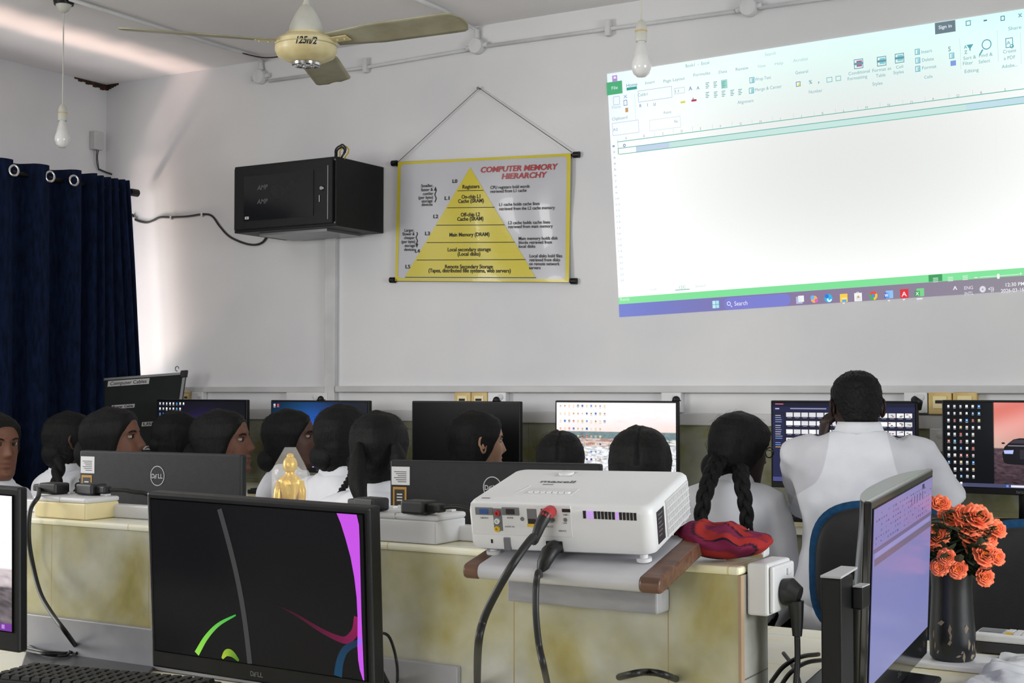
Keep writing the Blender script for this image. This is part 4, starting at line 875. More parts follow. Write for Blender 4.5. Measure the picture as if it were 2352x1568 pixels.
# foreground monitors
monitor('monitor', 'foreground monitor with a black screen crossed by a magenta crescent and green arcs', (-1.4539, 1.6643, .7559), (R(4.16), R(.94), R(1.62)), .445, .29, scr_curves, desk=ND, chin=.028, bez=.009, depth=.03)
# left edge monitor
Ee = PZ(48, 1530, ND+.035)
Ze = 2.0
A = PD(36, 1118, 2.02); B = PD(50, 1520, 1.98)
monitor('monitor', 'monitor cut by the left picture edge showing a pale landscape', (A.x-.261, A.y+.03, B.z-.0), (R(2), R(1.2), R(3)), .445, A.z-B.z, scr_edge, desk=ND, chin=.03, bez=.011, depth=.018)
# oblique all-in-one at the right
t = thing('all_in_one_computer', 'all-in-one computer seen sharply from the side with a lilac spreadsheet screen', 'computer', (-.6328, 2.3504, .7142), (R(2.9), R(-2.98), R(92.98)))
Wd, Hd = .49, .345
MB().box(-Wd/2, Wd/2, 0, .012, 0, Hd).build('front_frame', 'gloss_frame', t, bevel=.003)
m = MB()
def bulge(u, v):
    x = (u-.5)*Wd*.985; z = .006+v*(Hd-.008); y = .012+.045*(1-abs(2*u-1)**2.6)**.8*(.75+.25*math.sin(math.pi*min(1, v+.1)))
    return (x, y, z)
m.grid(bulge, 32, 14); n0 = len(m.v)
m.grid(lambda u, v: ((u-.5)*Wd*.985, .012+(bulge(u, 1)[1]-.012)*v, Hd-.002), 32, 1); m.grid(lambda u, v: ((u-.5)*Wd*.985, .012+(bulge(u, 0)[1]-.012)*v, .006), 32, 1)
m.build('rear_shell', 'monitor_frame_lit', t, smooth='auto')
pan = MB().box(-Wd/2+.012, Wd/2-.012, -.001, .001, .052, Hd-.012).build('screen', 'screen_off', t)
s = scr_sheet(Wd-.028, Hd-.068); s.mb.build('screen_picture', 'display', pan, loc=(0, -.0014, .054))
MB().box(-.19, -.08, .045, .075, .03, .19).build('rear_hinge_block', 'black_plastic', t, bevel=.006)
m = MB(); m.box(-.06, .06, .05, .085, .05, .17); m.box(-.02, .02, .06, .10, -.012, .15); m.build('stand_neck', 'black_plastic', t, bevel=.005)
MB().box(-.12, .12, -.05, .15, -.014, -.004).build('stand_base', 'black_plastic', t, bevel=.006)
m = MB(); dell(m, 0, .022, .03, lambda x, y: (x, -.001, y), .012); m.build('maker_mark', 'steel_dull', t)
# second stand/computer body behind it
p0 = PD(1882, 1330, 1.86); 
# ================================================================== PROJECTOR
k = .885; P0 = Vector((-1.0698, 1.9514, .9524)); pp = Vector(C0)+(P0-Vector(C0))*k; PW, PDp, PH = .32*k, .2298*k, .0816*k
t = thing('projector', 'white projector with cables plugged into its rear panel on the divider wall', 'projector', pp, (R(11.11), R(-.53), R(7.57)))
m = MB()
def rr(w, d, r, n=6):
    out = []
    for cx, cy, a in ((w-r, r, -90), (w-r, d-r, 0), (r, d-r, 90), (r, r, 180)):
        for k_ in range(n+1): an = R(a+90*k_/n); out.append((cx+r*math.cos(an)-w/2, cy+r*math.sin(an)))
    return out
rings = []
for z_, ins in ((0, .008), (.003, .002), (.010, 0), (PH-.014, 0), (PH-.005, .0015), (PH-.001, .005), (PH, .010)):
    rings.append([(x*(1-2*ins/PW), (y-PDp/2)*(1-2*ins/PDp)+PDp/2, z_) for x, y in rr(PW, PDp, .018)])
n = len(rings[0]); vs = [p for r_ in rings for p in r_]; fs = [(i*n+k_, i*n+(k_+1) % n, (i+1)*n+(k_+1) % n, (i+1)*n+k_) for i in range(len(rings)-1) for k_ in range(n)]+[tuple(range(n))[::-1], tuple(range((len(rings)-1)*n, len(rings)*n))]
m.add(vs, fs); m.build('body', 'projector_white', t, smooth='auto')
def pxz(px, py):   # point on the rear face -> local x,z
    Mw = Matrix.Translation(pp) @ Euler((R(11.11), R(-.53), R(7.57))).to_matrix().to_4x4(); Mi = Mw.inverted(); o = Mi @ Vector(C0); d = Mi.to_3x3() @ Vector(ray(px, py)); kk = (-o.y)/d.y; q = o+d*kk; return q.x, q.z
def ptop(px, py):
    Mw = Matrix.Translation(pp) @ Euler((R(11.11), R(-.53), R(7.57))).to_matrix().to_4x4(); Mi = Mw.inverted(); o = Mi @ Vector(C0); d = Mi.to_3x3() @ Vector(ray(px, py)); kk = (PH-o.z)/d.z; q = o+d*kk; return q.x, q.y
def pside(px, py):
    Mw = Matrix.Translation(pp) @ Euler((R(11.11), R(-.53), R(7.57))).to_matrix().to_4x4(); Mi = Mw.inverted(); o = Mi @ Vector(C0); d = Mi.to_3x3() @ Vector(ray(px, py)); kk = (PW/2-o.x)/d.x; q = o+d*kk; return q.y, q.z
def rbox(px0, py0, px1, py1, y0=-.0015, y1=.004, mb=None):
    a = pxz(px0, py1); b = pxz(px1, py0); (mb or MB()).box(a[0], b[0], y0, y1, a[1], b[1]) if mb else None; return a, b
def rpart(name, mt, px0, py0, px1, py1, y0=-.0015, parent=None, bevel=.0008): 
    a = pxz(px0, py1); b = pxz(px1, py0); return MB().box(a[0], b[0], y0, .003, a[1], b[1]).build(name, mt, parent or t, bevel=bevel)
rec = rpart('rear_panel', 'white_plastic', 1087, 1161, 1310, 1226, -.0006)
for (x0, y0, x1, y1, c) in [(1093, 1165, 1132, 1181, 'port_blue'), (1154, 1165, 1192, 1182, 'vent_dark')]:
    q = rpart('video_port', 'port_grey', x0, y0, x1, y1, -.002); a = pxz(x0+10, y1-3); b = pxz(x1-10, y0+3); MB().box(a[0], b[0], -.0035, -.0015, a[1], b[1]).build('port_insert', c, q, bevel=.0005)
q = rpart('audio_panel', 'port_grey', 1136, 1167, 1152, 1218, -.0012)
for py, c in ((1177, 'port_red'), (1195, 'white_plastic'), (1213, 'port_yellow')):
    x_, z_ = pxz(1144, py); MB().lathe([(.0042, 0), (.0042, .004), (.0022, .004), (.0015, .0015)], 14, Matrix.Translation((x_, -.001, z_)) @ Matrix.Rotation(R(90), 4, 'X')).build('audio_jack', c, q, smooth='auto')
q = rpart('network_port', 'port_grey', 1213, 1168, 1232, 1208, -.0012); a = pxz(1215, 1196+8); b = pxz(1231, 1191); MB().box(a[0], b[0], -.002, -.001, a[1], b[1]).build('port_insert', 'vent_dark', q)
a = pxz(1213, 1208); b = pxz(1233, 1202); MB().box(a[0], b[0], -.003, -.0005, a[1], b[1]).build('port_insert', 'port_yellow', q)
rpart('display_port', 'vent_dark', 1243, 1168, 1262, 1184, -.001); rpart('usb_port', 'vent_dark', 1291, 1168, 1310, 1176, -.001); rpart('security_slot', 'vent_dark', 1128, 1238, 1132, 1247, -.0008); rpart('power_inlet', 'vent_dark', 1256, 1243, 1292, 1268, -.0015)
rpart('cable_lock_bar', 'port_grey', 1160, 1234, 1172, 1263, -.003)
for (x, y) in ((1200, 1191), (1271, 1193), (1299, 1193), (1269, 1193)): 
    x_, z_ = pxz(x, y); MB().lathe([(.003, 0), (.003, .0015)], 12, Matrix.Translation((x_, 0, z_)) @ Matrix.Rotation(R(90), 4, 'X')).build('small_jack', 'port_grey', t)
for i in range(15):
    x0 = 1340+i*8.3; y0 = 1173+i*.35; nm = 'vent_slot'
    a = pxz(x0, y0+17); b = pxz(x0+5, y0); g = 'vent_glow' if i in (1, 2, 9) else 'vent_dark'; MB().box(a[0], b[0], -.0006, .001, a[1], b[1]).build(nm, g, t)
m = MB()
for (px, py, s_, w_) in [(1104, 1190, 'COMPUTER IN', 22), (1166, 1190, 'MONITOR', 16), (1160, 1210, 'AUDIO IN', 26), (1262, 1200, 'USB-A', 12), (1294, 1202, 'LAN', 10), (1251, 1210, 'AUDIO OUT', 24), (1284, 1220, 'SERVICE', 20), (1294, 1183, 'HDMI 2', 14)]:
    a = pxz(px, py); text(m, s_, a[0], a[1], .0035, lambda x, y: (x, -.0012, y), .01, 'l', w_*.00058)
m.build('port_lettering', 'ink_grey', t)
m = MB(); a = ptop(1240, 1108); text(m, 'maxell', a[0], a[1], .018, lambda x, y: (x, y, PH+.0006), .02, 'l', ptop(1320, 1108)[0]-a[0]); m.build('maker_name', 'ink_grey', t)
m = MB(); a = ptop(1246, 1113); b = ptop(1272, 1112); m.box(a[0], b[0], a[1], a[1]+.003, PH, PH+.0005); a = ptop(1106, 1144); b = ptop(1128, 1142); m.box(a[0], b[0], a[1], a[1]+.003, PH, PH+.0005); m.build('small_print', 'port_grey', t)
a = ptop(1200, 1135); b = ptop(1330, 1124); MB().box(a[0], b[0], a[1], b[1]+.004, PH-.0004, PH+.0006).build('control_panel', 'white_plastic', t, bevel=.0005)
m = MB()
for k_ in range(7): x_ = a[0]+(b[0]-a[0])*(.12+k_*.125); m.lathe([(.0045, 0), (.0042, .0016)], 14, Matrix.Translation((x_, a[1]+.012, PH+.0005)))
m.build('control_buttons', 'projector_white', t)
a = ptop(1272, 1094); b = ptop(1326, 1086); rg = MB().box(a[0], b[0], a[1], b[1]+.004, PH-.0003, PH+.0005).build('lens_dial_recess', 'trunking_grey', t)
MB().lathe([(.012, 0), (.012, .003), (.010, .004)], 20, Matrix.Translation(((a[0]+b[0])/2, (a[1]+b[1])/2+.004, PH))).build('lens_dial', 'bulb_body', rg, smooth='auto')
m = MB(); a = ptop(1185, 1131); b = ptop(1205, 1124); m.hexa([(a[0]-.002, a[1], PH-.001), (a[0]+.002, a[1], PH-.001), (b[0]+.002, b[1]+.02, PH-.001), (b[0]-.002, b[1]+.02, PH-.001), (a[0]-.002, a[1], PH+.0006), (a[0]+.002, a[1], PH+.0006), (b[0]+.002, b[1]+.02, PH+.0006), (b[0]-.002, b[1]+.02, PH+.0006)]); m.build('highlight_groove', 'bulb_glass', t)
# side: label and louvre grilles
xs = PW/2
MB().box(xs-.001, xs+.0008, .022, .056, .012, PH-.014).build('spec_label', 'label_dark', t)
m = MB()
for k_ in range(6): m.box(xs+.0006, xs+.0012, .026, .026+.022-(k_ % 3)*.004, PH-.020-k_*.006, PH-.0185-k_*.006)
m.build('spec_print', 'port_grey', t)
m = MB(); m.box(xs-.001, xs+.0006, .066, PDp-.02, .010, PH-.010); m.build('grille_field', 'trunking_grey', t)
m = MB()
for r_ in range(5):
    z_ = .0115+r_*(PH-.023)/5
    for c_ in range(22): y_ = .068+c_*(PDp-.09)/22; m.box(xs+.0004, xs+.0022, y_, y_+.0026, z_, z_+(PH-.023)/5-.002)
    m.box(xs+.0004, xs+.0024, .066, PDp-.02, z_-.0013, z_+.0002)
go = m.build('grille_slats', 'projector_white', t); go['kind'] = 'stuff'
for x_, y_, h_ in ((PW/2-.02, .014, 0), (-PW/2+.03, .02, 0)): MB().lathe([(.006, -.006), (.006, .002)], 14, Matrix.Translation((x_, y_, 0))).build('rear_foot', 'projector_white', t, smooth='auto')
for x_, y_, h_ in ((PW/2-.02, .014, 0), (-PW/2+.03, .02, 0)): MB().lathe([(.011, -.010), (.011, -.005)], 16, Matrix.Translation((x_, y_, 0))).build('rear_foot_pad', 'projector_white', t, smooth='auto')
MB().lathe([(.009, -.0105), (.009, .002)], 14, Matrix.Translation((0, PDp-.06, 0))).build('front_leg', 'projector_white', t, smooth='auto')
MB().lathe([(.03, 0), (.03, .006), (.024, .010), (.018, .008)], 28, Matrix.Translation((-.03, PDp, PH*.5)) @ Matrix.Rotation(R(-90), 4, 'X')).build('lens', 'rack_glass', t, smooth='auto')
# shelf board under the projector
zb = .972
SR = Euler((R(11.3), R(.6), R(4.0))); sp0 = pp+Euler((R(11.11), 0, R(7.57))).to_matrix() @ Vector((0, 0, -.011))
t = thing('projector_shelf', 'white rounded shelf board with brown ends carrying the projector', 'shelf', sp0, SR)
x0s, x1s, y0s, y1s = -.134, .168, -.047, .15
pf = [(y1s, 0), (y1s, -.022)]+[(y0s+.011-.011*math.sin(math.pi*k/8), -.011-.011*math.cos(math.pi*k/8)) for k in range(9)]; n = len(pf)
def extr(x0, x1, sc_=1.0): m = MB(); m.add([(x, y*sc_, z*sc_+.0003*(sc_ > 1)) for x in (x0, x1) for y, z in pf], [tuple(range(n))[::-1], tuple(range(n, 2*n))]+[(k, (k+1) % n, n+(k+1) % n, n+k) for k in range(n)]); return m
extr(x0s+.024, x1s-.03).build('board', 'stand_white', t, smooth='auto')
extr(x0s, x0s+.024, 1.03).build('end_cap', 'brown_wood', t, smooth='auto', bevel=.003); extr(x1s-.03, x1s, 1.03).build('end_cap', 'brown_wood', t, smooth='auto', bevel=.003)
a = PY(1176, 1400, PYF-.03); b = PY(1519, 1415, PYF-.03)
tag(MB().box(a.x, b.x, PYF-.045, PYF-.001, b.z+.004, .925).build('shelf_bracket', 'bracket_marble', bevel=.003), 'grey stone-like support block under the projector shelf on the divider wall', 'bracket')
# ================================================================== SOCKET BOXES AND PLUGS
def plug(parent, x, y, z, ang, name='plug'):
    m = MB(); M4 = Matrix.Translation((x, y, z)) @ Matrix.Rotation(R(ang), 4, 'Z')
    m.box(-.022, .022, -.021, .021, 0, .024, M4); m.box(.02, .045, -.012, .012, .003, .019, M4); return m
def sockbox(xl, label, mts, Y0, yaw=0, Wb=.146, Db=.086, hb=.042):
    t = thing('socket_box', label, 'socket box', (xl, Y0, PT+.0005), (0, 0, R(yaw)))
    MB().box(0, Wb, 0, Db, 0, hb-.010).build('back_box', mts, t, bevel=.003)
    MB().box(-.001, Wb+.001, -.001, Db+.001, hb-.010, hb).build('faceplate', 'white_plastic', t, bevel=.004)
    m = MB(); m.box(Wb/2-.0006, Wb/2+.0006, -.0012, Db+.0012, hb-.009, hb+.0006); m.build('plate_joint', 'trunking_grey', t)
    for x_ in (.022, Wb-.022): MB().box(x_-.008, x_+.008, Db-.022, Db-.008, hb, hb+.004).build('rocker_switch', 'white_plastic', t, bevel=.001)
    return t
a = PY(76, 1178, PYF+.004); s1 = sockbox(a.x, 'cream and white twin socket box on the left of the divider wall top', 'cream_plastic', PYF+.006, 0)
b = PY(850, 1232, PYF+.006); b2 = PY(1000, 1242, PYF+.006); s2 = sockbox(b2.x-.165, 'all-white twin socket box on the divider wall beside the projector', 'white_plastic', PYF+.008, 0, .165, .09, .048)
def plugobj(px, py, z, label, ang):
    p = PZ(px, py, z); t = thing('power_plug', label, 'plug', (p.x, p.y, z), (0, 0, R(ang))); m = MB(); m.box(-.024, .024, -.02, .02, 0, .022); m.build('plug_body', 'rubber', t, bevel=.004); m = MB(); m.box(.022, .05, -.010, .010, .004, .018); m.build('plug_tail', 'rubber', t, bevel=.003); return t, p
z1 = PT+.0435; z2 = PT+.0495
t1, q1 = plugobj(124, 1133, z1, 'black plug in the left socket of the cream socket box', 183)
t2, q2 = plugobj(210, 1135, z1, 'black plug in the right socket of the cream socket box', -3)
t3, q3 = plugobj(853, 1172, z2, 'black plug in the all-white socket box half hidden by the foreground monitor', 170)
t4, q4 = plugobj(962, 1179, z2, 'black plug in the all-white socket box next to the projector', -4)
def cable(pts, r, label, mt='rubber', name='cable', n=6, cat='cable'): return tag(MB().tube(catmull(pts, n), r, 10).build(name, mt, smooth=True), label, cat)
yf = PYF-.02
cable([q1+Vector((-.045, 0, .012)), PY(88, 1140, PYF-.012), PY(70, 1170, PYF-.03), PY(66, 1230, PYF-.035), PY(74, 1290, PYF-.03), PY(92, 1360, PYF-.05), PY(120, 1410, PYF-.07), PY(150, 1450, PYF-.09), PZ(182, 1494, ND+.005)], .0045, 'black mains cable from the left plug of the cream socket box down the divider wall')
cable([q2+Vector((.045, 0, .011)), q2+Vector((.09, .02, .008)), q2+Vector((.12, .06, -.02)), q2+Vector((.125, .14, -.20))], .0045, 'short black cable from the right plug of the cream socket box to behind the monitor')
cable([q4+Vector((.045, 0, .012)), q4+Vector((.075, .01, .013)), q4+Vector((.115, .03, -.002)), q4+Vector((.14, .055, -.035)), q4+Vector((.15, .10, -.04)), q4+Vector((.15, .16, -.1))], .004, 'black cable arching from the white socket box down behind the projector')
cable([PY(868, 1452, PYF-.03), PY(890, 1458, PYF-.03), PY(903, 1485, PYF-.03), PY(912, 1530, PYF-.03), PZ(912, 1575, ND+.03)], .0025, 'thin black wire looping beside the foreground monitor')
cable([PY(850, 1506, 1.78), PY(872, 1540, 1.77), PY(892, 1580, 1.76)], .006, 'thick black cable coming out behind the foreground monitor')
h0 = pp+Euler((R(11.11), 0, R(7.57))).to_matrix() @ Vector((pxz(1268, 1176)[0], -.004, pxz(1268, 1176)[1]))
hd = thing('video_cable', 'black video cable with a red plug running from the projector down to the desk', 'cable')
PM = Matrix.Translation(pp) @ Euler((R(11.11), R(-.53), R(7.57))).to_matrix().to_4x4(); PN = (PM.to_3x3() @ Vector((0, -1, 0))).normalized()
a = pxz(1266, 1173); W0 = PM @ Vector((a[0], 0, a[1])); dn = Vector((-.35, 0, -1)).normalized()
e1 = W0+PN*.020; e2 = W0+PN*.034+dn*.012; e3 = e2+dn*.022+PN*.006
hp = catmull([e3, PY(1222, 1235, 1.64), PY(1180, 1292, 1.59), PY(1140, 1360, 1.585), PY(1110, 1425, 1.59), PY(1098, 1490, 1.6), PZ(1096, 1600, ND+.01)], 8)
MB().tube(hp, .0056, 12).build('cord', 'rubber', hd, smooth=True)
MB().tube([e1, e2, e3], [.0095, .0085, .0062], 12).build('plug_sleeve', 'rubber', hd, smooth='auto')
MB().tube([W0+PN*.001, W0+PN*.012, e1, e1+PN*.006+dn*.004], [.0088, .0092, .0098, .0085], 12).build('red_plug', 'port_red', hd, smooth='auto')['label'] = 'red plug'
pd_ = thing('power_cable', 'black mains cable with a thick plug in the lower socket of the projector', 'cable')
a = pxz(1275, 1256); W1 = PM @ Vector((a[0], 0, a[1])); f1 = W1+PN*.022; f2 = f1+PN*.012+dn*.014; f3 = f2+dn*.018
pc = catmull([f3, PY(1236, 1315, 1.60), PY(1231, 1350, 1.59), PY(1231, 1410, 1.585), PY(1238, 1480, 1.59), PY(1252, 1545, 1.60), PZ(1268, 1620, ND+.01)], 8)
MB().tube(pc, .0046, 12).build('cord', 'rubber', pd_, smooth=True)
m = MB(); m.tube([W1+PN*.001, W1+PN*.012, f1, f2, f3], [.0125, .0125, .0125, .0105, .006], 12, flat=.85); m.build('plug_body', 'rubber', pd_, smooth='auto')
cable([PZ(1240, 1640, ND+.006), PZ(1320, 1590, ND+.006), PZ(1385, 1566, ND+.010), PY(1440, 1550, PYF-.10), PY(1490, 1543, PYF-.08), PY(1540, 1554, PYF-.07), PZ(1590, 1580, ND+.012), PZ(1640, 1640, ND+.006)], .005, 'black cable arching over the desk below the projector')
# switch box at the partition end with plug and cable
a = PX(1716, 1410, PXE); b = PX(1752, 1292, PXE)
yE0 = PX(1712, 1400, PXE).y; zE0 = PX(1716, 1409, PXE+.0).z
t = thing('socket_box', 'white socket box on the end face of the divider wall with a black plug', 'socket box', (PXE+.004, PYF+.02, zE0))
Hb = PX(1716, 1290, PXE).z-zE0
MB().box(0, .032, 0, .098, 0, Hb).build('back_box', 'white_plastic', t, bevel=.004)
MB().box(.0325, .039, .004, .094, .004, Hb-.004).build('faceplate', 'white_plastic', t, bevel=.003)
MB().box(.039, .042, .06, .075, Hb*.72, Hb*.85).build('rocker_switch', 'white_plastic', t, bevel=.001)
pg = thing('power_plug', 'large black plug in the socket box on the end face of the divider wall', 'plug', (PXE+.0445, PYF+.062, zE0+Hb*.42))
m = MB(); m.tube([(0, 0, .0), (.010, 0, 0), (.024, 0, -.004)], [.019, .021, .013], 16); m.build('plug_body', 'rubber', pg, smooth='auto')
MB().tube([(.018, 0, -.012), (.02, 0, -.04), (.02, 0, -.062)], [.012, .009, .007], 12).build('strain_relief', 'rubber', pg, smooth='auto')
g0_ = Vector((PXE+.0645, PYF+.062, zE0+Hb*.42-.06))
cable([g0_, g0_+Vector((0, 0, -.04)), g0_+Vector((.0, -.01, -.08)), g0_+Vector((.003, -.03, -.11)), g0_+Vector((.02, -.1, -.135)), g0_+Vector((.04, -.22, -.14))], .0045, 'black cable hanging from the plug on the end of the divider wall')
for i_, (pts, r_) in enumerate([([PZ(1770, 1568, ND+.01), PZ(1800, 1530, ND+.04), PZ(1840, 1508, ND+.05), PZ(1880, 1502, ND+.03)], .004), ([PZ(1790, 1580, ND+.006), PZ(1815, 1545, ND+.03), PZ(1850, 1522, ND+.03), PZ(1890, 1515, ND+.02)], .004), ([PZ(1800, 1500, ND+.02), PZ(1822, 1530, ND+.012), PZ(1835, 1565, ND+.006), PZ(1840, 1600, ND+.006)], .004)]):
    cable(pts, r_, 'black cable curling on the desk behind the all-in-one computer, ' + ['outer arch', 'inner arch', 'strand crossing the arches'][i_])
# box-shaped black stand left of the all-in-one
A = PD(1884, 1326, 1.96); t = thing('black_stand', 'black upright stand with reflected projector light painted on its tops, left of the all-in-one computer', 'stand', (A.x, A.y, ND))
hz = A.z-ND
MB().box(0, .03, 0, .06, 0, hz).build('column', 'black_plastic', t, bevel=.003)
MB().add([(0, 0, hz), (.03, 0, hz), (.036, .06, hz+.008), (.012, .06, hz+.008), (0, 0, hz+.003), (.03, 0, hz+.003), (.036, .06, hz+.011), (.012, .06, hz+.011)], [(3, 2, 1, 0), (4, 5, 6, 7), (0, 1, 5, 4), (1, 2, 6, 5), (2, 3, 7, 6), (3, 0, 4, 7)]).build('top_reflection', 'silver_print', t)  # pale slab painting the projector light reflected on the column top
m = MB(); m.box(.03, .046, .05, .09, hz-.05, hz-.018); m.build('cross_arm', 'black_plastic', t, bevel=.003)
MB().box(.031, .0455, .051, .089, hz-.0178, hz-.016).build('arm_reflection', 'silver_print', t)  # same reflection painted as a pale slab on the arm
MB().box(-.03, .08, -.05, .10, 0, .008).build('foot', 'black_plastic', t, bevel=.003)
# ================================================================== STATUE, BAG, SMALL THINGS
sp = PD(666, 1205, 2.44); sp.z = PT; sp.y = 1.95
sp.x = PY(666, 1150, 1.955).x; sp.y = 1.955
t = thing('seated_statue', 'small golden statue of a seated figure wrapped in clear plastic', 'statue', sp, (0, 0, R(30)))
topz = PY(664, 1034, 1.955).z-PT; s_ = topz/.146
b_ = MB()
def el(c, r): b_.ball([x*s_ for x in c], [x*s_ for x in r], 20, 14)
prof = [(.0, .0), (.036, 0), (.040, .004), (.036, .010), (.036, .014), (.0, .015)]
b_.lathe([(r*s_*1.05, z*s_) for r, z in prof], 28)
def torso(u, v):
    ks = [(0, .016, .012, .028), (.15, .016, .013, .036), (.35, .015, .0125, .052), (.55, .018, .013, .070), (.72, .023, .0135, .085), (.82, .021, .012, .092), (.88, .016, .009, .097), (.93, .0085, .0085, .103), (1, .0085, .0085, .110)]
    for i in range(len(ks)-1):
        if v <= ks[i+1][0]: f = (v-ks[i][0])/(ks[i+1][0]-ks[i][0]); w_, d_, z_ = [ks[i][j]+(ks[i+1][j]-ks[i][j])*f for j in (1, 2, 3)]; break
    a = 2*math.pi*u; fold = 1+.03*math.sin(a*9+z_*160)*(z_ < .09); return (w_*math.cos(a)*fold*s_, d_*math.sin(a)*fold*s_, z_*s_)
b_.grid(torso, 40, 36, closed_u=True)
el((0, -.001, .119), (.0135, .014, .0168)); el((0, .001, .135), (.007, .007, .006)); el((0, -.0135, .118), (.002, .003, .004)); el((-.0118, 0, .117), (.002, .003, .007)); el((.0118, 0, .117), (.002, .003, .007))
for sg in (-1, 1):
    b_.tube([Vector(p)*s_ for p in ((sg*.018, .0, .088), (sg*.0225, .0, .070), (sg*.0235, -.006, .054), (sg*.025, -.018, .042), (sg*.006, -.026, .037))], [x*s_ for x in (.008, .0078, .0072, .0062, .005)], 12)
    b_.tube([Vector(p)*s_ for p in ((sg*.012, 0, .026), (sg*.028, -.012, .024), (sg*.018, -.028, .021), (-sg*.008, -.030, .019))], [x*s_ for x in (.012, .0115, .009, .006)], 12)
b_.build('figure', 'gold_paint', t, smooth=True)
m = MB(); m.grid(lambda u, v: ((.034-.002*v-.022*max(0, v-.72)/.28*(1 if 1 else 0))*s_*math.cos(2*math.pi*u)*(1+.05*math.sin(7*2*math.pi*u+v*5)), (.036-.004*v-.022*max(0, v-.72)/.28)*s_*math.sin(2*math.pi*u)*(1+.05*math.sin(9*2*math.pi*u)), (.002+.150*v)*s_), 48, 20, closed_u=True); m.build('plastic_wrap', 'clear_wrap', t, smooth=True)
# cloth pouch
def bagc(u, v):
    n = mnoise.noise(Vector((u*5, v*5, 1)))
    st = (u*1.7+v*1.2+.25*n) % .5
    if st < .05: return lin('1c1424')
    if st > .40: return lin('6f2040')
    if .16 < v*1+u*.3 < .22: return lin('2c4478')
    return lin('952a28') if (st < .28) else lin('6f2040')
ba = PZ(1562, 1262, PT); bb_ = PZ(1768, 1262, PT); bw = .5*(PY(1766, 1240, 1.935).x-PY(1556, 1240, 1.935).x); bc = Vector((PY(1661, 1240, 1.935).x, 1.93, PT+.001))
def bag(u, v):
    a = 2*math.pi*u; ph = math.pi*v; x = math.cos(a)*math.sin(ph); y = math.sin(a)*math.sin(ph); z = -math.cos(ph)
    r = 1+.07*mnoise.noise(Vector((x*2.2, y*2.2, z*2)))+.02*math.sin(6*x+4*y+3*z)
    hx = 1.0 if x > 0 else 1.0; top = .052*(1-.18*x)+.01*mnoise.noise(Vector((x*3, y*3, 5)))
    if x < -.6: top *= 1.0
    return (bc.x+bw*x*r*(1 if z < .3 else .97), bc.y+.068*y*r, bc.z+max(0, (z*.5+.5)**.8)*top*(1+.07*math.sin(9*x+2*y)*(z > 0)))
m = MB(); m.grid(bag, 96, 48, bagc, closed_u=True); tag(m.build('cloth_pouch', 'bag_cloth', smooth=True), 'folded red striped cloth pouch lying on the divider wall right of the projector', 'pouch')
a = PZ(1768, 1278, PT+.001); t = thing('small_white_box', 'small white plastic block behind the red cloth pouch', 'adapter', (PXE-.034, 2.0-.015, PT+.0008), (0, 0, R(8)))
MB().box(-.03, .03, -.02, .02, 0, .018).build('case', 'white_plastic', t, bevel=.004); MB().box(-.028, .028, -.0205, -.0195, .002, .006).build('lower_seam', 'yellowed_plastic', t)
# grey pad and keyboard at lower left
m = MB(); pq = [PZ(60, 1500, ND+.001), PZ(240, 1482, ND+.001), PZ(360, 1530, ND+.001), PZ(300, 1600, ND+.001), PZ(20, 1620, ND+.001)]
m.add([p for p in pq]+[p+Vector((0, 0, .006)) for p in pq], [(4, 3, 2, 1, 0), (5, 6, 7, 8, 9)]+[(i, (i+1) % 5, 5+(i+1) % 5, 5+i) for i in range(5)]); tag(m.build('desk_pad', 'grey_pad', bevel=.002), 'grey glossy pad lying on the left foreground desk', 'desk pad')
kp = PZ(262, 1575, ND+.008); t = thing('keyboard', 'black keyboard in the left foreground beside the grey pad', 'keyboard', (kp.x, kp.y-.03, ND+.0078), (0, 0, R(10)))
MB().box(-.20, .20, -.065, .065, 0, .016).build('key_bed', 'black_plastic', t, bevel=.004)
m = MB()
for r_ in range(5):
    for c_ in range(18): x_ = -.19+c_*.0212; m.hexa([(x_, .040-r_*.0225, .016), (x_+.0185, .040-r_*.0225, .016), (x_+.0185, .058-r_*.0225, .016), (x_, .058-r_*.0225, .016), (x_+.002, .042-r_*.0225, .022), (x_+.0165, .042-r_*.0225, .022), (x_+.0165, .056-r_*.0225, .022), (x_+.002, .056-r_*.0225, .022)])
ko = m.build('keys', 'black_matte', t); ko['kind'] = 'stuff'
rnd = random.Random(12)
for k_ in range(3):
    pts = [PZ(50+rnd.random()*20, 1478+k_*8, ND+.012), PZ(100, 1492+rnd.random()*14, ND+.012+.004*k_), PZ(140+rnd.random()*20, 1506-rnd.random()*10, ND+.012), PZ(165+k_*14, 1485+rnd.random()*10, ND+.014), PZ(215-k_*20, 1500, ND+.012)]
    cable(pts, .0028, ['tangled thin black cable on the left foreground desk, nearest the monitor edge', 'tangled thin black cable on the left foreground desk, middle strand', 'tangled thin black cable on the left foreground desk ending on the grey pad'][k_])
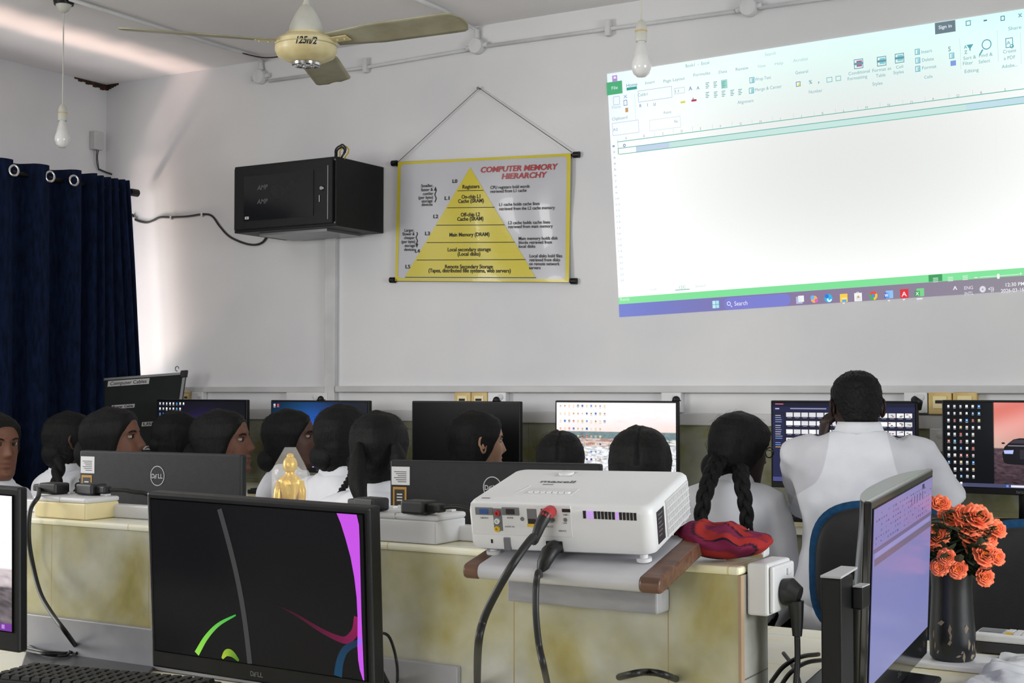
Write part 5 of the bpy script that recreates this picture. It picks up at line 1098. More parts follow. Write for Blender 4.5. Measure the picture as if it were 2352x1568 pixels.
# vase, tray, cloth, calculator
vp = PZ(2190, 1519, ND+.012); vp = Vector((PZ(2176, 1521, ND+.012))); zc_ = ND+.0125
Zv = (vp-Vector(C0)).length
r_v = .5*98/3150*Zv*.97; Zd = float(np.dot(np.array(vp)-C0, CM @ np.array([0, 0, -1.0])))
vh = PY(2190, 1305, vp.y).z-zc_
t = thing('flower_vase', 'tall dark scuffed vase holding orange artificial flowers', 'vase', (vp.x, vp.y+r_v, zc_))
MB().lathe([(r_v*.9, 0), (r_v*1.0, .006), (r_v*1.02, .05), (r_v*.98, vh*.4), (r_v*.90, vh*.75), (r_v*.93, vh*.93), (r_v*1.0, vh), (r_v*.9, vh), (r_v*.8, vh*.8), (0.001, vh*.75)], 40).build('vase_body', 'vase_glaze', t, smooth='auto')
m = MB(); rnd = random.Random(5)
for _ in range(24):
    a = R(-90+30.7)+rnd.uniform(-1.3, 1.3); z_ = rnd.uniform(.01, vh*.5)*rnd.random()+.006; w_ = rnd.uniform(.01, .035); h_ = rnd.uniform(.004, .022); rr_ = r_v*1.024
    m.grid(lambda u, v: (rr_*math.cos(a+w_*(u-.5)*9), rr_*math.sin(a+w_*(u-.5)*4), z_+h_*(v-.5)*(1-abs(2*u-1))+.004*u), 4, 1)
m.build('scuff_marks', 'vase_scuff', t)
top_c = Vector((vp.x, vp.y+r_v, zc_+vh))
fl = [(2160, 1156, 20), (2184, 1186, 26), (2215, 1182, 24), (2247, 1186, 30), (2226, 1203, 30), (2262, 1200, 22), (2232, 1222, 32), (2258, 1222, 24), (2289, 1213, 22), (2210, 1196, 22), (2271, 1236, 20), (2245, 1258, 32), (2262, 1272, 26), (2290, 1278, 18), (2150, 1230, 26), (2145, 1245, 20), (2174, 1279, 18), (2199, 1306, 20), (2158, 1302, 18), (2262, 1324, 20)]
pos_w = {0: 'topmost, beside the computer edge', 8: 'rightmost upper one', 13: 'small one at the right below the big heads', 19: 'lowest one at the right', 16: 'small bud above the vase rim', 17: 'open one resting on the vase rim', 18: 'low one beside the computer edge', 14: 'large one at the left beside the computer edge', 11: 'big bright one at the lower right', 3: 'large one at the top right', 6: 'big one in the middle'}
for i, (px, py, rp) in enumerate(fl):
    dz = rnd.uniform(-.02, .03) if py < 1200 else (-.01 if py < 1262 else -.05)
    c = PD(px, py, Zd+.03+dz); r = rp/3150*Zd*1.32
    lb = 'orange artificial flower in the dark vase, '+pos_w[i] if i in pos_w else 'orange artificial flower in the crowded upper cluster of the dark vase'
    t = thing('flower', lb, 'flower', c, group='orange flowers in the vase')
    out = (c-top_c).normalized(); out = (out*.7+Vector((.45, -.8, .35))).normalized(); q = out.to_track_quat('Z', 'Y').to_matrix().to_4x4()
    m = MB()
    for ring in range(5):
        npet = (8, 7, 6, 5, 4)[ring]; rr_ = r*(1, .86, .68, .48, .3)[ring]; lift = (.25, .55, .8, 1.0, 1.1)[ring]
        for p_ in range(npet):
            a0 = 2*math.pi*p_/npet+ring*.5+rnd.random()*.2; wdt = 2*math.pi/npet*.62
            m.cur = 1 if ring == 4 else 0
            M4 = q @ Matrix.Rotation(a0, 4, 'Z')
            vs = []; 
            for jj in range(5):
                v_ = jj/4
                for ii in range(5):
                    u_ = ii/4-.5; ww = wdt*rr_*math.sin(.25+v_*2.3)*1.35; rad = rr_*v_*(1-.35*lift*v_); z_ = rr_*(lift*v_**1.4*.9)+.08*rr_*math.cos(u_*5)*v_+.06*rr_*math.sin(7*u_+p_)
                    if jj == 4: rad *= .97+.06*rnd.random()
                    vs.append(M4 @ Vector((rad, u_*ww*1.3, z_-r*.2)))
            m.add(vs, [(j*5+k, j*5+k+1, j*5+k+6, j*5+k+5) for j in range(4) for k in range(4)])
    o = m.build('petals', ['petal', 'petal_heart'], t, smooth=True); sdm = o.modifiers.new('s', 'SOLIDIFY'); sdm.thickness = .0006
    base = top_c+Vector((rnd.uniform(-.02, .02), rnd.uniform(-.02, .02), -.02)); midp = base.lerp(c, .5)+Vector((0, 0, .015))
    MB().tube([p-c for p in catmull([base, midp, c-out*r*.3], 6)], .0016, 6).build('stem', 'leaf', t, smooth=True)
    m = MB()
    for _ in range(26):
        kk = rnd.uniform(.35, .95); b0_ = base.lerp(c, kk)-c+Vector((0, 0, .01)); d_ = Vector((rnd.uniform(-1, 1), rnd.uniform(-1, .6), rnd.uniform(-.3, .8))).normalized(); sd_ = d_.cross(Vector((0, 0, 1))).normalized() if abs(d_.z) < .95 else Vector((1, 0, 0)); L_ = rnd.uniform(.02, .042)
        m.add([b0_, b0_+d_*L_*.3+sd_*L_*.22, b0_+d_*L_*.7+sd_*L_*.2, b0_+d_*L_-Vector((0, 0, .003)), b0_+d_*L_*.7-sd_*L_*.2, b0_+d_*L_*.3-sd_*L_*.22, b0_+d_*L_*.5+Vector((0, 0, -.003))], [(0, 1, 6), (1, 2, 6), (2, 3, 6), (3, 4, 6), (4, 5, 6), (5, 0, 6)])
    m.build('leaves', 'leaf', t)
# white tray under vase and cloth
a = PZ(2100, 1530, ND+.011)
m = MB(); m.box(vp.x-.085, vp.x+.07, vp.y-.02, vp.y+.12, ND+.0005, ND+.0115); tag(m.build('white_board', 'white_plastic', bevel=.003), 'thin white board lying under the dark vase', 'board')
def clothfn(u, v):
    x = vp.x+.075+.45*u; y = vp.y-.28+.42*v; f = mnoise.fractal(Vector((x*9, y*9, 2)), .9, 2, 3)
    return (x, y, ND+.003+.014*max(0, .5+f)+.01*abs(math.sin(14*x+9*y+2*f)))
m = MB(); m.grid(clothfn, 70, 60); tag(m.build('plastic_sheet', 'white_cloth', smooth=True), 'crumpled glossy white sheet spread in the lower right corner', 'sheet')
cp_ = PZ(2236, 1496, ND+.003); t = thing('calculator', 'white calculator with a small display and one yellow key behind the vase', 'calculator', (cp_.x, cp_.y+.0, ND+.024), (0, 0, R(0)))
MB().box(0, .17, 0, .075, 0, .016).build('case', 'white_plastic', t, bevel=.004)
MB().box(.006, .05, .02, .06, .016, .0175).build('display', 'port_grey', t)
m = MB()
for r_ in range(3):
    for c_ in range(7):
        m.cur = 1 if (r_ == 0 and c_ == 0) else 0; m.box(.058+c_*.0155, .070+c_*.0155, .012+r_*.018, .024+r_*.018, .016, .019)
m.build('keys', ['sticker_white', 'port_yellow'], t)
MB().box(.0, .17, .0, .075, -.0215, -.0002).build('underside_wedge', 'label_dark', t, bevel=.003)
# ================================================================== PEOPLE
exec_people = True
KZ = [(-.20, .040, -.078, .060), (-.165, .032, -.072, .054), (-.135, .034, -.070, .053), (-.122, .060, -.070, .052), (-.112, .083, -.071, .050), (-.098, .092, -.074, .055), (-.075, .090, -.082, .062), (-.05, .091, -.090, .067), (-.02, .091, -.097, .071), (.01, .090, -.101, .0735), (.035, .093, -.103, .075), (.06, .089, -.099, .073), (.082, .074, -.087, .064), (.10, .05, -.064, .049), (.112, .025, -.036, .029), (.1165, .004, -.012, .011)]
def kz(z):
    for i in range(len(KZ)-1):
        if z <= KZ[i+1][0]:
            f = max(0, (z-KZ[i][0])/(KZ[i+1][0]-KZ[i][0])); f = f*f*(3-2*f)*.5+f*.5; return [KZ[i][j]+(KZ[i+1][j]-KZ[i][j])*f for j in (1, 2, 3)]
    return KZ[-1][1:]
G = lambda x, s: math.exp(-(x/s)**2)
def headpt(a, z, off=0.0):
    yf, yb, w_ = kz(z); cy = (yf+yb)/2; ry = (yf-yb)/2; ca, sa = math.cos(a), math.sin(a)
    x = (w_+off)*(1 if sa >= 0 else -1)*abs(sa)**.92; y = cy+(ry+off)*ca
    if ca > 0 and off < .003:
        nz = 0
        if -.045 < z < .025: 
            if z > -.028: nz = .004+.022*((.025-z)/.053)**1.1
            else: nz = .026*max(0, 1-((-.028-z)/.017))**.8
        y += nz*G(x, .0085+.006*max(0, (.02-z)/.05))*(1 if z > -.05 else 0)
        y += .007*G(z+.056, .006)*G(x, .020)+.007*G(z+.070, .007)*G(x, .018)-.004*G(z+.063, .003)*G(x, .022)-.003*G(z+.084, .007)*G(x, .02)
        y += -.009*(G(x-.032, .015)+G(x+.032, .015))*G(z-.010, .012)+.004*G(z-.028, .009)*G(abs(x)-.028, .022)
        y += .004*G(z+.102, .010)*G(x, .018)+.004*(G(x-.042, .016)+G(x+.042, .016))*G(z+.022, .018)
    return x, y, z
NA = 72
def aofs(k): t_ = 2*math.pi*k/NA-math.pi; return t_-.5*math.sin(t_)*1
TS = .058
TORSO = [(-.215, .072, .052, -.088), (-.235, .105, .058, -.096), (-.26, .150, .068, -.104), (-.29, .176, .082, -.11), (-.33, .178, .098, -.112), (-.38, .165, .105, -.112), (-.45, .150, .102, -.106), (-.53, .135, .098, -.095), (-.60, .135, .100, -.095), (-.68, .158, .105, -.115), (-.74, .168, .10, -.125), (-.78, .14, .08, -.11)]
TORSO = [(z+TS, *r) for z, *r in TORSO]
CHS = {}
def hand(mb, wrist, direction, palmn, s=1.0, curl=.5, side=1):
    d = Vector(direction).normalized(); n = Vector(palmn); n = (n-d*n.dot(d)).normalized(); b = d.cross(n)*side
    P_ = lambda u, v, w_: Vector(wrist)+(b*u+d*v+n*w_)*s
    # palm: loft
    vs = []; rows = [(0, .020, .015), (.02, .026, .013), (.05, .038, .012), (.075, .041, .011), (.088, .040, .008)]
    nn = 14
    for v, w_, th in rows:
        for k_ in range(nn): a = 2*math.pi*k_/nn; vs.append(P_(w_*math.cos(a), v, th*math.sin(a)))
    mb.add(vs, [(i*nn+k_, i*nn+(k_+1) % nn, (i+1)*nn+(k_+1) % nn, (i+1)*nn+k_) for i in range(4) for k_ in range(nn)]+[tuple(range(nn))[::-1], tuple(range(4*nn, 5*nn))])
    for fi, (u, L_) in enumerate(((-.030, .070), (-.010, .079), (.010, .074), (.030, .058))):
        pts = []; p = P_(u, .080, 0); an = .1+.1*fi; rr_ = [.0098, .0092, .0085, .0078, .0065]
        pts.append(p)
        for k_ in range(4): an += curl*(.55, .8, .6, .3)[k_]; p = p+(d*math.cos(an)+n*math.sin(an)+b*u*1.2)*(L_/4)*s; pts.append(p)
        mb.tube(pts, [x*s for x in rr_], 8)
    p = P_(-.028, .022, .004); pts = [p]
    for k_, (du, dv, dn) in enumerate(((-.018, .018, .008), (-.012, .022, .010), (-.004, .020, .010))): p = p+(b*du+d*dv+n*dn)*s; pts.append(p)
    mb.tube(pts, [.012*s, .011*s, .0098*s, .0075*s], 8)
def braid(mb, path, r0, r1):
    P_ = catmull(path, 10); n = len(P_); L_ = sum((P_[i+1]-P_[i]).length for i in range(n-1))
    for st in range(3):
        pts = []; rs = []; s_ = 0
        for i, p in enumerate(P_):
            if i: s_ += (p-P_[i-1]).length
            k_ = s_/L_; ph = s_/(r0*3.0)*math.pi+st*2.094; t_ = (P_[min(i+1, n-1)]-P_[max(0, i-1)]).normalized(); a = t_.cross(Vector((0, 1, .1))).normalized(); b = t_.cross(a); r = r0+(r1-r0)*k_
            pts.append(p+a*math.sin(ph)*r*.62+b*math.sin(2*ph)*r*.32); rs.append(r*.58*(1 if k_ < .93 else .6))
        mb.tube(pts, rs, 8)
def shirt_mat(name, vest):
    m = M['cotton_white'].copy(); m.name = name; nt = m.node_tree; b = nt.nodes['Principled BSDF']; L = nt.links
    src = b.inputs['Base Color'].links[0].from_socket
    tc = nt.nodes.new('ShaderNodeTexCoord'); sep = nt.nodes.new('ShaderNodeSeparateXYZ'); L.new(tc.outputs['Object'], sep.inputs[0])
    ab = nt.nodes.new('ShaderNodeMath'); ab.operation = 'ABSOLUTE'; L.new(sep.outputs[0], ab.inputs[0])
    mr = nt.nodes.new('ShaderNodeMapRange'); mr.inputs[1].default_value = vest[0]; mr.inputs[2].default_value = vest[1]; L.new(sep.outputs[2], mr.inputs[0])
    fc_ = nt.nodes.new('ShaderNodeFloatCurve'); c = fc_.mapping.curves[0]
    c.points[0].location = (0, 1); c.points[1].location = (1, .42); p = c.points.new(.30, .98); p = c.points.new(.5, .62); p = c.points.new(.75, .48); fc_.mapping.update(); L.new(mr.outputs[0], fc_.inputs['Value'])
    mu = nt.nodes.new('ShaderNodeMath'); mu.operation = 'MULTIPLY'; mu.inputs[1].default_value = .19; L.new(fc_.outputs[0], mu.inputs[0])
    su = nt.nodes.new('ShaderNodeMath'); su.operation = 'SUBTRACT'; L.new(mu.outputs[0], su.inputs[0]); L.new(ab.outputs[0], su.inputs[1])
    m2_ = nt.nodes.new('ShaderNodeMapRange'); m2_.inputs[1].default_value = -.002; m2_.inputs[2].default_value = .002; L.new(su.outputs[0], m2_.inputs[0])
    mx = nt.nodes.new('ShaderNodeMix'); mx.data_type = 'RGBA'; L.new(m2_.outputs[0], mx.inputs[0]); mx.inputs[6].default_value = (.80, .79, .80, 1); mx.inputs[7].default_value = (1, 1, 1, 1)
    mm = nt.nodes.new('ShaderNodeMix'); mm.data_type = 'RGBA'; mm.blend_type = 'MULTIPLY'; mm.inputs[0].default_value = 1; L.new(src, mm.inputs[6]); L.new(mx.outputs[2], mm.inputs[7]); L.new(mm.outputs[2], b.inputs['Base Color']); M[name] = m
def person(label, hpx, hpy, Z, hrz, brz=None, s=.93, pitch=0, roll=0, skin='skin_dark', hair='girl', thick=.016, lean=.18, braids=(), bun=None, male=False, vest=False, glasses=False, raise_hand=None, shoulder=1.0, clip=False, collar=True, parting=False, seat=.44, hairmat='hair_black', hang=None, nape=-.085, tsh=.028, elbows=None, ears=False):
    """hpx,hpy: head centre in the photograph at depth Z; hrz: head heading, brz: body heading (degrees)"""
    hc = PD(hpx, hpy, Z); brz = hrz*.5 if brz is None else brz
    t = thing('person', label, 'person', (hc.x, hc.y, 0), (0, 0, R(brz)))
    Hz = hc.z; piv = Vector((0, -.02, -.13)); Q = Euler((R(pitch), R(roll), R(hrz-brz)), 'ZXY').to_quaternion()
    Q = Quaternion((0, 0, 1), R(hrz-brz)) @ Quaternion((1, 0, 0), R(pitch)) @ Quaternion((0, 1, 0), R(roll))
    off = Vector((0, 0, 0)); hcent = Q @ (-piv)+piv; off = -hcent     # keep the head centre in place
    def hd(p, w_=1.0):
        p = Vector(p); q = Quaternion().slerp(Q, w_) @ (p-piv)+piv; return (q+off)*s+Vector((0, 0, Hz))
    def bd(p):
        x, y, z = p; dz = max(0, -(z+.15)); return (Vector((x, y-lean*dz, z+tsh))+off)*s+Vector((0, 0, Hz))
    # ---- body: torso, neck and head are one loft, with arms and legs rooted in it
    b = MB(); vs = []; rings = 0
    for z, w_, yf, yb in TORSO[::-1]:
        cy, ry = (yf+yb)/2, (yf-yb)/2*.92; ww = w_*.94*shoulder
        for k_ in range(NA): a = aofs(k_); vs.append(bd(((ww*math.copysign(abs(math.sin(a))**.8, math.sin(a))), cy+ry*math.cos(a), z)))
        rings += 1
    zs = [-.152, -.146, -.140, -.135, -.127, -.12, -.115, -.11]+[-.105+.0045*i for i in range(41)]+[.08, .085, .09, .095, .10, .104, .108, .111, .114, .1165]
    for z in zs:
        w_ = min(1, max(0, (z+.158)/.04)); w_ = w_*w_*(3-2*w_)
        for k_ in range(NA): vs.append(hd(headpt(aofs(k_), z), w_))
        rings += 1
    fs = [(i*NA+k_, i*NA+(k_+1) % NA, (i+1)*NA+(k_+1) % NA, (i+1)*NA+k_) for i in range(rings-1) for k_ in range(NA)]+[tuple(range(NA))[::-1], tuple(range((rings-1)*NA, rings*NA))]
    b.add(vs, fs)
    for sg in ((-1, 1) if ears else ()):     # ears
        n = 20; c = Vector((sg*.074, -.012, -.002)); pts = []
        for k_ in range(n): a = 2*math.pi*k_/n; rz_ = .029*(1 if math.sin(a) > 0 else 1.0); pts.append(hd(c+Vector((sg*(.006+.008*max(0, -math.cos(a))), .016*math.cos(a)*(1 if math.sin(a) > -.3 else .7)-.003*math.sin(a), rz_*math.sin(a)))))
        pts.append(pts[0]); b.tube(pts, .0042*s, 8, caps=False)
        b.ball((0, 0, 0), (1, 1, 1), 12, 8, Matrix.Translation(hd(c+Vector((sg*.003, 0, 0)))) @ (Quaternion((0, 0, 1), 0).to_matrix().to_4x4()) @ Q.to_matrix().to_4x4() @ Matrix.Diagonal((.0075*s, .0165*s, .028*s, 1)))
    sh_y = -.015
    sw = .160*shoulder
    arms = []
    for sg in (-1, 1):
        S_ = bd((sg*sw, sh_y, -.285+TS)); sh = (off*s).xyz
        if raise_hand and sg == raise_hand[0]:
            E_ = Vector(raise_hand[1]); Wd_ = Vector(raise_hand[2]); 
            Mi = (Matrix.Translation((hc.x, hc.y, 0)) @ Matrix.Rotation(R(brz), 4, 'Z')).inverted(); E_ = Mi @ E_; Wd_ = Mi @ Wd_; hdir = Mi.to_3x3() @ Vector(raise_hand[3]); pal = Mi.to_3x3() @ Vector(raise_hand[4])
        else:
            zz = max(.79, Hz-.50*s) if male else .775
            E_ = bd((sg*.205*shoulder, .045, -.53+TS)); Wd_ = E_+Vector((-sg*.06, .23, 0))*s; Wd_.z = max(E_.z-.02, seat+.16); hdir = Vector((-sg*.25, 1, -.1)); pal = Vector((0, 0, -1))
        if elbows and elbows.get(sg): Mi = (Matrix.Translation((hc.x, hc.y, 0)) @ Matrix.Rotation(R(brz), 4, 'Z')).inverted(); E_ = Mi @ Vector(elbows[sg][0]); Wd_ = Mi @ Vector(elbows[sg][1])
        b.tube([S_+Vector((-sg*.03, 0, .01)), S_, S_.lerp(E_, .5), E_, E_.lerp(Wd_, .3), E_.lerp(Wd_, .7), Wd_], [.04*s, .046*s, .042*s, .036*s, .037*s, .029*s, .023*s], 14)
        hand(b, Wd_, hdir, pal, s*.95, .45, sg); arms.append((S_, E_, Wd_))
    hipc = bd((0, -.01, -.74+TS)); hipz = seat+.09
    legs = []
    for sg in (-1, 1):
        h_ = Vector((hipc.x+sg*.085, hipc.y, hipz)); k_ = Vector((hipc.x+sg*.10, hipc.y+.40*s, hipz+.01)); an = Vector((hipc.x+sg*.10, hipc.y+.36*s, .075)); 
        b.tube([h_-Vector((0, .05, 0)), h_, h_.lerp(k_, .5), k_, k_.lerp(an, .12), k_.lerp(an, .4), k_.lerp(an, .8), an, an+Vector((0, -.01, -.03))], [.07*s, .08*s, .07*s, .055*s, .052*s, .05*s, .036*s, .032*s, .03*s], 14); legs.append((h_, k_, an))
    body = b.build('body', skin, t, smooth=True)
    # shoes
    for (h_, k_, an) in legs: m = MB(); m.ball((an.x, an.y+.055, .036), (.042, .125, .035), 16, 10); m.build('shoe', 'black_plastic', t, smooth=True)
    # ---- shirt
    m = MB(); vs = []; rg = 0
    for z, w_, yf, yb in [(-.205+TS, .066, .048, -.084)]+TORSO:
        cy, ry = (yf+yb)/2, (yf-yb)/2*1.06+.004; ww = w_*1.02*shoulder+.004
        z2 = z
        for k_ in range(48): a = 2*math.pi*k_/48; vs.append(bd((ww*math.copysign(abs(math.sin(a))**.8, math.sin(a)), cy+ry*math.cos(a), z2)))
        rg += 1
    m.add(vs, [(i*48+k_, (i+1)*48+k_, (i+1)*48+(k_+1) % 48, i*48+(k_+1) % 48) for i in range(rg-1) for k_ in range(48)]+[tuple(range(48)), tuple(range((rg-1)*48, rg*48))[::-1]])
    for sg, (S_, E_, Wd_) in zip((-1, 1), arms):
        d_ = (E_-S_).normalized(); e1 = S_.lerp(E_, .92)
        m.tube([S_+Vector((-sg*.07, 0, .02))*s, S_+Vector((0, 0, .0)), S_.lerp(e1, .35), S_.lerp(e1, .7), e1], [.055*s, .062*s, .062*s, .064*s, .070*s], 20)
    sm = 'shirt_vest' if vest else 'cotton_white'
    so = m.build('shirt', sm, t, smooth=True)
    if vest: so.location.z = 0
    rm = so.modifiers.new('r', 'REMESH'); rm.mode = 'VOXEL'; rm.voxel_size = .009; rm.use_smooth_shade = True
    smo = so.modifiers.new('sm', 'SMOOTH'); smo.iterations = 9; smo.factor = .6
    tx = bpy.data.textures.get('folds') or bpy.data.textures.new('folds', 'CLOUDS'); tx.noise_scale = .11; tx.noise_depth = 1
    dm = so.modifiers.new('d', 'DISPLACE'); dm.texture = tx; dm.strength = .022; dm.mid_level = .5; dm.texture_coords = 'LOCAL'
    if collar:
        m = MB(); n = 40
        def colf(u, v):
            a = 2*math.pi*u; zt_ = -.180 if male else -.192; r_ = 1.0+.10*v
            p = bd(((.063+.014*v)*math.sin(a)*(1.08 if male else 1.05), -.020+(.060+.014*v)*math.cos(a), -.178+TS-(.040*v))); return p
        m.grid(colf, n, 3, closed_u=True); co = m.build('collar', 'cotton_white', so, smooth=True); sdm = co.modifiers.new('s', 'SOLIDIFY'); sdm.thickness = .005
    # lower clothing
    m = MB()
    if male:
        for h_, k_, an in legs: m.tube([h_-Vector((0, .06, 0)), h_, h_.lerp(k_, .5), k_, k_.lerp(an, .15), k_.lerp(an, .5), an], [.10*s, .105*s, .095*s, .08*s, .078*s, .072*s, .066*s], 18)
        m.ball((hipc.x, hipc.y, hipz+.02), (.18*s, .13*s, .11*s), 24, 14); m.build('trousers', 'cotton_skirt', t, smooth=True)
    else:
        def sk(u, v):
            a = 2*math.pi*u; y = -.12+.56*v; r1 = .19+.02*v; return (hipc.x+r1*s*math.cos(a)*(1+.03*math.sin(8*a)), hipc.y+y*s, hipz+.005+(.098-.01*v)*s*math.sin(a)*(1 if math.sin(a) > 0 else 1.0)+ (0))
        m.grid(sk, 48, 12, closed_u=True); m.ball((hipc.x, hipc.y-.03, hipz+.03), (.175*s, .13*s, .11*s), 24, 14); m.build('skirt', 'cotton_skirt', t, smooth=True)
    # ---- eyes, brows, lips
    for sg in (-1, 1):
        c = hd((sg*.031, .0722, .010)); m = MB(); m.ball((0, 0, 0), (.0135*s, .0118*s, .0078*s), 16, 12, Matrix.Translation(c) @ Q.to_matrix().to_4x4()); eo = m.build('eye', 'eye_white', t, smooth=True)
        m = MB(); m.ball((0, 0, 0), (.0060*s, .0030*s, .0058*s), 14, 10, Matrix.Translation(hd((sg*.031+.0015, .0817, .0105))) @ Q.to_matrix().to_4x4()); m.build('iris', 'eye_iris', eo, smooth=True)
        m = MB(); m.tube([hd((sg*x, y, z)) for x, y, z in ((.016, .0915, .0235), (.026, .0905, .0275), (.038, .0845, .028), (.048, .0755, .024))], [.002*s, .003*s, .0028*s, .0014*s], 8); m.build('eyebrow', hairmat, t, smooth=True)
        m = MB(); m.tube([hd((sg*x, y, z)) for x, y, z in ((.018, .0805, .011), (.025, .0865, .0175), (.034, .0855, .0185), (.044, .0745, .013))], .0017*s, 8); m.build('eyelid', skin, t, smooth=True)
    m = MB()
    for zz, rr_ in ((-.0575, .0038), (-.0685, .0046)): m.tube([hd(headpt(0, zz)[:1]+(headpt(0, zz)[1]-.0022-abs(x)**1.6*3.2, zz+abs(x)*.05*(1 if zz > -.06 else .12))) if 0 else hd((x, headpt(0, zz)[1]-.0025-abs(x)**1.5*3.4, zz+(.002-abs(x)*.1 if zz > -.06 else 0))) for x in (-.021, -.014, -.007, 0, .007, .014, .021)], [r_*s*rr_/.0042 for r_ in (.0008, .0026, .0038, .0036, .0038, .0026, .0008)], 8)
    m.build('lips', 'lip', t, smooth=True)
    # ---- hair cap
    m = MB(); vs = []; zs = [-.155+.0030*i for i in range(80)]+[.085, .0885, .092, .097, .101, .105, .108, .111, .114, .1165]; NH = 144
    for z in zs:
        for k_ in range(NH):
            a = 2*math.pi*k_/NH; aa = abs((a+math.pi) % (2*math.pi)-math.pi); dg = math.degrees(aa)
            if hair == 'short': hl_ = .070 if dg < 38 else .070-.075*(dg-38)/20 if dg < 58 else (-.005 if dg < 72 else (.02 if dg < 100 else max(nape, .02-.10*(dg-100)/45)))
            else: hl_ = .078-.10*(dg/70)**2.4 if dg < 70 else max(nape, -.022-.10*(dg-70)/50)
            if dg > 105 and hair != 'short': hl_ = nape
            kk = (z-hl_)/(.012 if hair == 'short' else .022); mask = max(0, min(1, kk+.5)); mask = mask**.7; vol = thick*(1+.25*max(0, -math.cos(a)))*(1 if hair == 'short' else 1-.25*G(z-.12, .04))
            o_ = -.004+(vol+.004)*mask; x, y, z2 = headpt(a, max(z, -.155), .0031)
            cy = (kz(z)[0]+kz(z)[1])/2; v_ = Vector((x, y-cy, 0)); top = max(0, (z-.05)/.066)
            nrm = (Vector((x, y-cy, z*.9+.02)) if z > .03 else Vector((x, y-cy, 0)))
            nrm = nrm.normalized() if nrm.length > 1e-6 else Vector((0, 0, 1))
            if z > .1: nrm = (nrm*(1-top)+Vector((0, 0, 1))*top).normalized()
            wv = .0012*mnoise.noise(Vector((x*160, y*160, z*22)))*mask+.0040*mnoise.noise(Vector((x*26, y*26, z*18)))*mask
            if hair == 'short': wv = .004*mnoise.noise(Vector((x*150, y*150, z*150)))*mask
            gr = -.006*G(x, .005)*mask if (parting and z > .02) else 0
            o_ = (o_+wv+gr-.003)
            P_ = Vector((x, y, z2))+nrm*o_
            if z < -.08 and hair != 'short' and bun is None: P_.x *= 1.0+.3*mask*(-.08-z)*8; 
            vs.append(hd(P_, 1 if z > -.12 else max(.55, 1+(z+.12)*8)))
    rgs = len(zs)
    m.add(vs, [(i*NH+k_, i*NH+(k_+1) % NH, (i+1)*NH+(k_+1) % NH, (i+1)*NH+k_) for i in range(rgs-1) for k_ in range(NH)]+[tuple(range(NH))[::-1], tuple(range((rgs-1)*NH, rgs*NH))])
    Mi = (Matrix.Translation((hc.x, hc.y, 0)) @ Matrix.Rotation(R(brz), 4, 'Z')).inverted()
    if bun: 
        for (bx, by, bz, br, bw_, bh_) in bun: m.ball((0, 0, 0), (bw_*s, br*s, bh_*s), 24, 16, Matrix.Translation(hd((bx, by, bz))) @ Q.to_matrix().to_4x4())
    ho = m.build('hair', hairmat, t, smooth=True)
    if hair != 'short':
        rnd_ = random.Random(int(hpx)); m = MB()
        for _ in range(90):
            a = rnd_.uniform(.9, 2*math.pi-.9); z = rnd_.uniform(-.05, .108); x, y, z_ = headpt(a, z, thick*.9+.002); p0_ = Vector((x, y, z_)); n_ = p0_.normalized(); tg = n_.cross(Vector((rnd_.uniform(-1, 1), rnd_.uniform(-1, 1), rnd_.uniform(-.3, .3)))).normalized(); L_ = rnd_.uniform(.015, .045)
            m.tube([hd(p0_-n_*.004), hd(p0_+tg*L_*.5+n_*L_*.22), hd(p0_+tg*L_+n_*L_*rnd_.uniform(-.05, .25))], .00035, 4)
        fo = m.build('loose_strands', hairmat, ho); fo['kind'] = 'stuff'
    for path, r0, r1 in braids:
        m = MB(); braid(m, [Mi @ PD(*p) for p in path], r0, r1); m.build('braid', hairmat, t, smooth=True)
    if hang:
        for (path, rs_) in hang: m = MB(); q = catmull([Mi @ PD(*p) for p in path], 6); rr_ = np.interp(np.linspace(0, 1, len(q)), np.linspace(0, 1, len(rs_)), rs_); m.tube(q, list(rr_), 16); m.build('gathered_hair', hairmat, t, smooth=True)
    if clip: m = MB(); m.tube([hd((.035+.03*k_, -.075+.02*k_, .045-.015*k_)) for k_ in (0, .5, 1)], .0014, 6); m.build('hair_clip', 'steel_dull', t)
    if glasses:
        m = MB()
        for sg in (-1, 1): m.tube([hd((sg*.034+.021*math.cos(a), .098+.0*a, .006+.017*math.sin(a))) for a in [2*math.pi*k_/20 for k_ in range(21)]], .0019, 8, caps=False); m.tube([hd((sg*.055, .096, .010)), hd((sg*.073, .07, .010)), hd((sg*.078, .0, .008)), hd((sg*.079, -.015, .0))], .0017, 6)
        m.tube([hd((-.013, .099, .009)), hd((.013, .099, .009))], .0017, 6); m.build('eyeglasses', 'glasses_black', t, smooth=True)
    return t, hipc, hipz, brz, hc
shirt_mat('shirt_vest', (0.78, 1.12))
PEOPLE = []
def P(*a, **k): PEOPLE.append(person(*a, **k))
P('person in white cut by the left picture edge, turned three-quarters towards the viewer', -12, 1024, 4.6, -100, -75, s=.94, skin='skin_mid', bun=[(0, -.09, -.03, .04, .05, .05)], thick=.010)
P('person in white shirt before the curtain, second head from the left, looking away', 163, 1012, 5.45, -28, -15, s=.94, ears=True, braids=[([(140, 1050, 5.3), (132, 1090, 5.25), (128, 1130, 5.2)], .03, .022)], nape=-.12, thick=.014, bun=[(.0, -.07, -.05, .05, .07, .06)])
P('person in profile looking up right above the sticker corner of the left back-turned monitor', 262, 1014, 4.85, -64, -35, s=.98, pitch=8, skin='skin_mid', thick=.016, nape=-.12, braids=[([(205, 1060, 4.8), (200, 1095, 4.7), (176, 1130, 4.6), (165, 1165, 4.6)], .022, .016)], bun=[(0, -.10, -.03, .05, .06, .06)])
